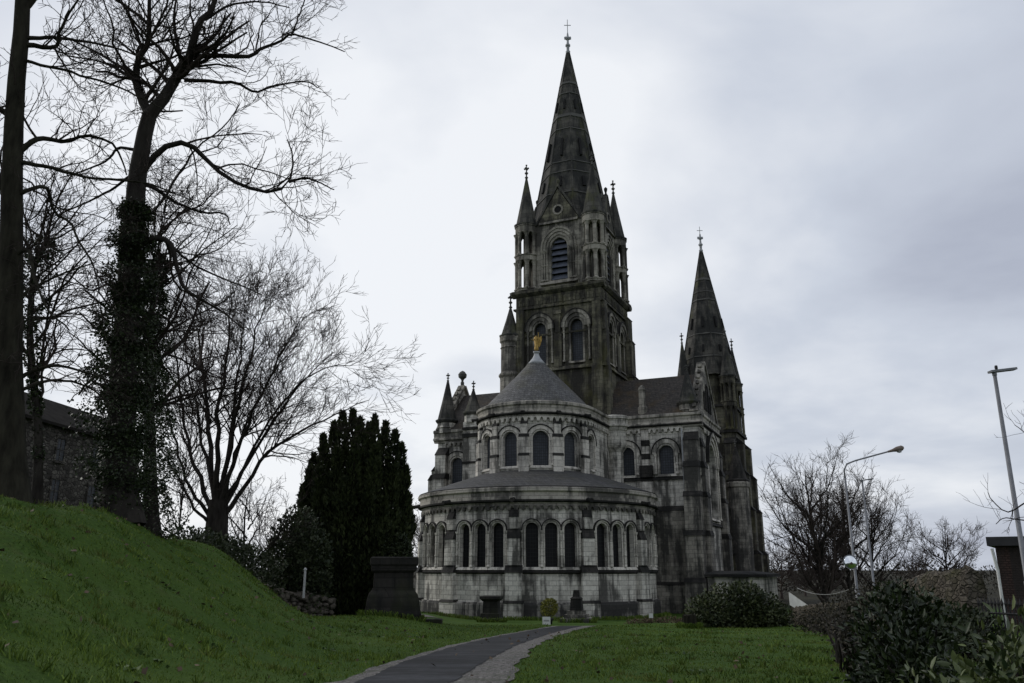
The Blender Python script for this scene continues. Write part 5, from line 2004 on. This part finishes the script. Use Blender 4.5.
# railing
RY = 15.5
ra, rb = gp(978, 600, 16.5, 0), gp(1075, 600, 13.5, 0)
RL = tag(empty('iron_railing', ra), 'black iron railing at the right edge behind the pale laurel', 'railing')
n = 26
for i in range(n):
    p = ra.lerp(rb, i / (n - 1)) - ra
    p.z = gz(p.x + ra.x, p.y + ra.y) - ra.z
    mb = MB()
    mb.tube([p - Vector((0, 0, .1)), p + Vector((0, 0, 1.25))], .014, 6)
    mb.lathe(p + Vector((0, 0, 1.22)), [(.014, 0), (.03, .05), (.0, .16)], 6)
    mb.build('bar', M['iron'], RL)
for z in (.2, 1.1):
    mb = MB()
    p0, p1 = Vector((0, 0, z)), rb - ra + Vector((0, 0, z))
    mb.tube([p0, p1], .022, 4)
    mb.build('rail', M['iron'], RL)
# white sloping wall end
w0 = P(789, 592, 62)
WW = tag(empty('white_wall', (w0.x, w0.y, gz(w0.x, w0.y))), 'short white painted wall sloping down beside the vestry', 'wall')
mb = MB()
e0 = P(809, 606, 60)
zb_ = gz(w0.x, w0.y)
mb.prism([(0, 0, w0.z - zb_), (e0.x - w0.x, e0.y - w0.y, e0.z - zb_), (e0.x - w0.x, e0.y - w0.y, e0.z - zb_ - .75), (0, 0, w0.z - zb_ - .9)], (.05, .25, 0))
mb.build('panel', M['white'], WW)
mb = MB()
mb.prism([(0, .04, w0.z - zb_ - .9), (e0.x - w0.x, e0.y - w0.y + .04, e0.z - zb_ - .75), (e0.x - w0.x, e0.y - w0.y + .04, -.4), (0, .04, -.4)], (.05, .2, 0))
mb.build('base', M['field'], WW)

# ------------------------------------------------------------------ lamps
M['steel'] = simple('galvanised_steel', (0.14, 0.145, 0.155), (0.22, 0.225, 0.235), 3.0, .5, .05, metal=.3)
M['rust'] = simple('weathered_lamp_housing', (0.13, 0.10, 0.08), (0.22, 0.18, 0.15), 3.0, .6, .1)
M['lens'] = simple('lamp_lens', (0.28, 0.28, 0.27), (0.36, 0.36, 0.35), 3.0, .3, 0)
p0 = gp(858, 600, 50, 0)
LP = tag(empty('street_lamp', p0), 'grey street lamp with a curved arm and tapered brown lantern reaching right', 'street lamp', 'street lamps on the road')
pts = [Vector((0, 0, -.3)), P(856, 540, 50) - p0, P(849, 478, 50) - p0, P(848.5, 470, 50) - p0, P(851, 464, 50) - p0, P(860, 460.5, 50) - p0, P(893, 451.5, 50) - p0]
pts[1].x = pts[2].x = 0.0
base = pts[2].x
mb = MB()
mb.tube([Vector((0, 0, -.3)), Vector((0, 0, 2.0))], [.13, .13], 10)
mb.tube([Vector((0, 0, 2.0)), Vector((0, 0, 2.1)), Vector((0, 0, pts[2].z))], [.13, .075, .06], 10)
mb.build('post', M['steel'], LP, True)
sh = P(848.5, 470, 50) - p0
arm = [Vector((0, 0, pts[2].z))] + [Vector((q.x - sh.x, 0, q.z)) for q in pts[3:]]
mb = MB()
mb.tube(arm, .05, 8)
mb.build('arm', M['steel'], LP, True)
hd = arm[-1]
dr = (arm[-1] - arm[-2]).normalized()
mb = MB()
mb.tube([hd - dr * .05, hd + dr * .25, hd + dr * .55, hd + dr * .85, hd + dr * .95], [.06, .09, .16, .16, .08], 10)
h_ = mb.build('lantern', M['rust'], LP, True)
mb = MB()
mb.lathe(hd + dr * .66 + Vector((0, 0, -.20)), [(.02, -.05), (.12, -.02), (.15, .06)], 12)
mb.build('lens', M['lens'], h_, True)


def led_lamp(name, label, p0, top, hx, hl, r, group):
    o = tag(empty(name, p0), label, 'street lamp', group)
    H = top.z - p0.z
    mb = MB()
    mb.tube([(0, 0, -.3), (0, 0, 1.6), (0, 0, 1.62), (0, 0, H)], [r * 1.35, r * 1.35, r, r * .72], 12)
    mb.build('post', M['steel'], o, True)
    mb = MB()
    mb.box((hx * .5 - .1 * hl, 0, H + .02), (hl, .24, .07), Matrix.Rotation(-.12, 3, 'Y'))
    mb.tube([(0, 0, H - .15), (0, 0, H + .03)], r * .9, 8)
    h = mb.build('lantern', M['steel'], o)
    mb = MB()
    mb.lathe((hx * .12, 0, H + .06), [(.045, 0), (.05, .07), (.04, .12), (.0, .13)], 8)
    mb.build('photocell', M['iron'], h)
    return o


q = P(862, 480, 60)
led_lamp('street_lamp', 'slim dark street lamp with a flat head, just behind the curved one', gp(867, 600, 60, 0).__class__((q.x, q.y, gz(q.x, q.y))), q, .85, .95, .085, 'street lamps on the road')
q = P(994, 371, 26)
led_lamp('street_lamp', 'tall nearby lamp post with a flat head at the right edge of the photo', Vector((q.x, q.y, gz(q.x, q.y))), q, .72, .85, .078, 'street lamps on the road')
# round traffic mirror on the curved lamp's post
mo = tag(empty('traffic_mirror', p0 + Vector((-.28, -.16, 3.55))), 'round convex traffic mirror fixed to the curved street lamp post', 'mirror')
M['mirror'] = simple('mirror_face', (0.75, 0.78, 0.8), (0.8, 0.83, 0.85), 1.0, .12, 0, metal=1.0)
mb = MB()
MR = Matrix.Rotation(R_(-90), 4, 'X') @ Matrix.Rotation(R_(0), 4, 'Z')
mb.lathe((0, 0, 0), [(.40, -.06), (.42, -.02), (.42, .03)], 24)
mb.v = [tuple(Matrix.Rotation(R_(80), 3, 'X') @ Vector(v)) for v in mb.v]
mb.build('housing', M['steel'], mo)
mb = MB()
mb.lathe((0, 0, 0), [(.0, .17), (.12, .155), (.24, .11), (.34, .055), (.39, .032)], 24)
mb.v = [tuple(Matrix.Rotation(R_(80), 3, 'X') @ Vector(v)) for v in mb.v]
mb.build('mirror_face', M['mirror'], mo, True)
mb = MB()
mb.tube([(0, .05, 0), (.27, .14, 0)], .03, 6)
mb.build('bracket', M['steel'], mo)
# cable across to the vestry
c0, c1 = p0 + Vector((0, 0, P(856, 586, 50).z - p0.z)), P(797, 588, 58)
mb = MB()
mb.tube([c0.lerp(c1, i / 12) - c0 - Vector((0, 0, .45 * (1 - (i / 6 - 1) ** 2))) for i in range(13)], .018, 5)
tag(mb.build('cable', M['lens'], None, False, c0), 'thin pale cable sagging between the curved lamp post and the vestry', 'cable')

# ------------------------------------------------------------------ churchyard stones
M['tomb'] = stone('dark_tomb_stone', (0.036, 0.033, 0.029), (0.026, 0.024, 0.021), (0.012, 0.012, 0.011), .5, .5, (0.03, 0.034, 0.016), .45)
M['pale_marker'] = simple('pale_post_paint', (0.42, 0.42, 0.42), (0.58, 0.58, 0.57), 4.0, .6, .1)
tp = gp(392, 612, 48, 0)
tw_ = 48 / 826 / .985
TM = tag(empty('stone_pedestal', tp, R_(10)), 'huge dark stone tomb pedestal with a moulded cap and flared base, left of the apse', 'monument')


def sq(mb, prof, n=4, c=(0, 0, 0)):
    mb.lathe(c, [(r * math.sqrt(2), z) for r, z in prof], 4, rot=PI / 4)


ht = P(392, 557, 48).z - tp.z
mb = MB()
sq(mb, [(1.52, -.3), (1.52, .12), (1.46, .3), (1.40, .8), (1.30, 1.15), (1.14, 1.35), (1.14, 1.42)])
mb.build('base', M['tomb'], TM)
mb = MB()
sq(mb, [(1.08, 1.42), (1.06, ht - .85)])
mb.build('shaft', M['tomb'], TM)
mb = MB()
sq(mb, [(1.08, ht - .85), (1.22, ht - .72), (1.22, ht - .5), (1.30, ht - .4), (1.30, ht - .06), (1.24, ht)])
mb.build('cap', M['tomb'], TM)
sl = gp(430, 621, 49, 0)
mb = MB()
sq(mb, [(.62, -.2), (.62, .14), (.58, .17)])
o = mb.build('ledger_slab', M['tomb'], None, False, sl)
o.scale = (1.1, .6, 1)
tag(o, 'low flat dark stone slab on the grass beside the huge pedestal', 'grave slab')
# pale weathered stone behind the pedestal
bp = gp(361, 606, 51.5, 0)
import bmesh
bm = bmesh.new()
bmesh.ops.create_icosphere(bm, subdivisions=3, radius=1)
rr = np.random.default_rng(4)
for v in bm.verts:
    v.co = Vector((v.co.x * .6, v.co.y * .45, v.co.z * .8 + .45 + .35 * v.co.x)) * (1 + .05 * rr.normal())
me = bpy.data.meshes.new('boulder')
bm.to_mesh(me)
bm.free()
M['pale_stone'] = simple('pale_weathered_stone', (0.08, 0.077, 0.073), (0.19, 0.185, 0.178), 1.5, .9, .5)
me.materials.append(M['pale_stone'])
o = bpy.data.objects.new('boulder', me)
COL.objects.link(o)
o.location = bp
tag(o, 'pale grey leaning stone in the shade under the yew, behind the huge pedestal', 'stone')
# white marker post on the bank
YM = 45.4
mp_ = P(304, 590, YM)
MP = tag(empty('marker_post', mp_), 'short white post standing up from the rubble wall', 'post')
z1 = P(304, 570, YM).z - mp_.z
mb = MB()
mb.box((0, 0, (z1 - .4) / 2), (.1, .08, z1 + .4 ))
mb.build('shaft', M['pale_marker'], MP)
mb = MB()
sq(mb, [(.07, z1), (.07, z1 + .05), (0.0, z1 + .14)])
mb.build('cap', M['pale_marker'], MP)
# table tomb before the apse
tt = gp(491.5, 621, 62, 0)
TT = tag(empty('table_tomb', tt, R_(-10)), 'dark pedestal tomb with a wide flat top, standing before the apse wall', 'monument')
h = P(491, 596, 62).z - tt.z
mb = MB()
sq(mb, [(.78, -.2), (.78, .25), (.70, .32), (.66, .6), (.58, .65)])
mb.build('base', M['tomb'], TT)
mb = MB()
sq(mb, [(.55, .65), (.52, h - .35)])
mb.build('shaft', M['tomb'], TT)
mb = MB()
sq(mb, [(.55, h - .35), (.70, h - .2), (.74, h - .18), (.74, h)])
mb.build('cap', M['tomb'], TT)
# small stepped monument right of the path's end
sm = gp(577, 621, 61, 0)
SM = tag(empty('stepped_monument', sm, R_(-15)), 'small grey monument of tapering blocks on steps, right of the yellow topiary', 'monument')
h = P(577, 590, 61).z - sm.z
mb = MB()
for i, (w, z) in enumerate(((1.25, .3), (.95, .55), (.72, .8))):
    sq(mb, [(w * .8, -.2 if i == 0 else z - .25), (w * .8, z)])
mb.build('steps', M['grey'], SM)
mb = MB()
sq(mb, [(.42, .8), (.36, h * .72), (.40, h * .74), (.24, h * .8), (.18, h)])
mb.build('shaft', M['tomb'], SM)
# topiary and sign
tb = gp(549, 625, 56, 0)
TB = tag(empty('topiary', tb), 'yellow-green ball topiary on a short stem in a pot at the end of the path', 'potted plant')
cz = P(549, 608, 56).z - tb.z
mb = MB()
mb.lathe((0, 0, 0), [(.20, 0), (.26, .3), (.28, .32), (.28, .38), (.2, .36)], 14)
mb.build('pot', M['fascia'], TB, True)
mb = MB()
mb.tube([(0, 0, .3), (0, 0, cz)], .03, 6)
mb.build('stem', M['bark'], TB)
rg = np.random.default_rng(12)
p, d = lobe_points([(np.array((0, 0, cz)), np.array((.52, .52, .52))), (np.array((.1, 0, cz + .12)), np.array((.45, .45, .45)))], 1500, rg, .6)
scatter('foliage', LEAF4, p, d + .5 * rg.normal(size=d.shape), .1 * (.6 + .8 * rg.random(1500)), M['topiary'], TB, rg)
sp_ = gp(546.5, 627, 54.5, 0)
SG = tag(empty('notice_board', sp_, R_(2)), 'small square white notice on a short stake before the topiary', 'sign')
zc_ = P(546.5, 621, 54.5).z - sp_.z
mb = MB()
mb.box((0, .03, zc_ / 2 - .05), (.05, .04, zc_ + .3))
mb.build('stake', M['bark'], SG)
mb = MB()
mb.box((0, -.01, zc_), (.5, .03, .5))
bd = mb.build('board', M['white'], SG)
mb = MB()
mb.box((0, -.028, zc_ + .02), (.36, .004, .10))
mb.build('print', M['lens'], bd)
s2 = gp(651.5, 626, 57, 0)
SG2 = tag(empty('plant_marker', s2), 'tiny white marker stuck in the low reddish planting by the wall', 'sign')
mb = MB()
mb.box((0, .02, .2), (.03, .02, .6))
mb.build('stake', M['bark'], SG2)
mb = MB()
mb.box((0, 0, .5), (.26, .02, .3))
mb.build('board', M['white'], SG2)
# mossy stump at the lawn edge
stp = gp(690, 628, 48, 0)
bm = bmesh.new()
bmesh.ops.create_cone(bm, cap_ends=True, segments=18, radius1=.42, radius2=.36, depth=.75)
bmesh.ops.subdivide_edges(bm, edges=bm.edges[:], cuts=2)
for v in bm.verts:
    v.co += Vector(rr.normal(size=3)) * .025
me = bpy.data.meshes.new('stump')
bm.to_mesh(me)
bm.free()
me.materials.append(M['bark_green'])
o = bpy.data.objects.new('tree_stump', me)
COL.objects.link(o)
o.location = stp + Vector((0, 0, .32))
tag(o, 'squat mossy tree stump at the far lawn edge left of the broad bush', 'stump')

# ------------------------------------------------------------------ grass, litter
rg = np.random.default_rng(99)
N = 260000
Yg = 8.0 + 46 * rg.random(N) ** 2.2
Xg = (rg.random(N) * 2 - 1) * (Yg * .66 + 1)
cx = np.interp(Yg, pt, pc[:, 0])
lo = cx - np.interp(Yg, pt, pc[:, 1] + pc[:, 2]) - .02 + .10 * rg.normal(size=N)
hi = cx + np.interp(Yg, pt, pc[:, 1] + pc[:, 3]) + .02 + .10 * rg.normal(size=N)
patch = np.sin(Xg * 1.7 + 2 * np.sin(Yg * .9)) + np.sin(Yg * 2.3 + Xg) + rg.normal(size=N) * .8
ok = ((Xg < lo) | (Xg > hi)) & (patch > -1.6)
Xg, Yg = Xg[ok], Yg[ok]
N = len(Xg)
base = np.stack([Xg, Yg, ground(Xg, Yg) - .01], 1)
clump = .75 + .35 * np.sin(Xg * 2.1 + np.sin(Yg * 1.3) * 2) * np.sin(Yg * 1.7 + Xg) + .25 * np.sin(Xg * 5.1) * np.sin(Yg * 4.3)
hgt = (.025 + .06 * rg.random(N) ** 1.5) * (1 + .012 * Yg) * np.clip(clump, .4, 1.5)
an = rg.random(N) * 2 * PI
wv = np.stack([np.cos(an), np.sin(an), np.zeros(N)], 1) * (.006 + .00045 * Yg)[:, None]
ln = rg.normal(size=(N, 3)) * .4 * hgt[:, None]
ln[:, 2] = hgt
V = np.stack([base - wv, base + wv, base + ln], 1).reshape(-1, 3)
tag(np_mesh('grass', V, np.arange(3 * N).reshape(-1, 3), M['blade']), kind='stuff')
# coarser tufts and broad-leaved weeds among the grass
nt_ = 420
tx = np.concatenate([rg.uniform(-14, -2.6, 280), rg.uniform(1.5, 9, 140)])
ty = 10 + 30 * rg.random(nt_) ** 1.5
kk = np.repeat(np.arange(nt_), 26)
px_, py_ = tx[kk] + rg.normal(size=len(kk)) * .07, ty[kk] + rg.normal(size=len(kk)) * .07
okp = ((px_ < np.interp(py_, pt, pc[:, 0] - pc[:, 1] - pc[:, 2])) | (px_ > np.interp(py_, pt, pc[:, 0] + pc[:, 1] + pc[:, 3])))
px_, py_ = px_[okp], py_[okp]
scatter('grass_tufts', NEED, np.stack([px_, py_, ground(px_, py_) - .01], 1), np.stack([rg.normal(size=len(px_)) * .45, rg.normal(size=len(px_)) * .45, np.ones(len(px_))], 1), .08 + .10 * rg.random(len(px_)), M['blade'], None, rg, .8)['kind'] = 'stuff'
M['weed'] = leafmat('weed_leaf', (0.016, 0.036, 0.008), (0.06, 0.10, 0.022), 2.0, .6)
kk = np.repeat(np.arange(0, nt_, 5), 9)
px_, py_ = tx[kk] + .4 + rg.normal(size=len(kk)) * .12, ty[kk] + rg.normal(size=len(kk)) * .12
okp = ((px_ < np.interp(py_, pt, pc[:, 0] - pc[:, 1] - pc[:, 2])) | (px_ > np.interp(py_, pt, pc[:, 0] + pc[:, 1] + pc[:, 3])))
px_, py_ = px_[okp], py_[okp]
scatter('weeds', LEAF4, np.stack([px_, py_, ground(px_, py_) + .03], 1), np.stack([rg.normal(size=len(px_)), rg.normal(size=len(px_)), .3 * np.ones(len(px_))], 1), .05 + .05 * rg.random(len(px_)), M['weed'], None, rg, 1.3)['kind'] = 'stuff'
# longer grass left uncut against the stones and the church wall
ax_, ay_ = [], []
for k in range(5200):
    a_ = R_(rg.uniform(-95, 100))
    q = church_to_world((11.45 + abs(rg.normal()) * .25) * math.sin(a_), -11.2 - (11.45 + abs(rg.normal()) * .25) * math.cos(a_))
    ax_.append(q.x)
    ay_.append(q.y)
for c_, hw_ in ((tp, 1.6), (tt, .82), (sm, 1.05), (stp, .45)):
    for k in range(900):
        a_ = rg.uniform(0, 2 * PI)
        m_ = max(abs(math.cos(a_)), abs(math.sin(a_)))
        rr_ = hw_ / m_ + abs(rg.normal()) * .08
        ax_.append(c_.x + rr_ * math.cos(a_ + .1))
        ay_.append(c_.y + rr_ * math.sin(a_ + .1))
ax_, ay_ = np.array(ax_), np.array(ay_)
K_ = len(ax_)
scatter('long_grass', NEED, np.stack([ax_, ay_, ground(ax_, ay_) - .02], 1), np.stack([rg.normal(size=K_) * .4, rg.normal(size=K_) * .4, np.ones(K_)], 1), .16 + .22 * rg.random(K_), M['blade'], None, rg, .9)['kind'] = 'stuff'
N = 420
Xl = np.concatenate([rg.uniform(-14, -2.5, 270), rg.uniform(-2, 10, 150)])
Yl = 10 + 32 * rg.random(N) ** 1.3
scatter('leaf_litter', LEAF4, np.stack([Xl, Yl, ground(Xl, Yl) + .05], 1), rg.normal(size=(N, 3)) * np.array((1, 1, .3)), .07 + .08 * rg.random(N), M['dead_leaf'], None, rg)['kind'] = 'stuff'
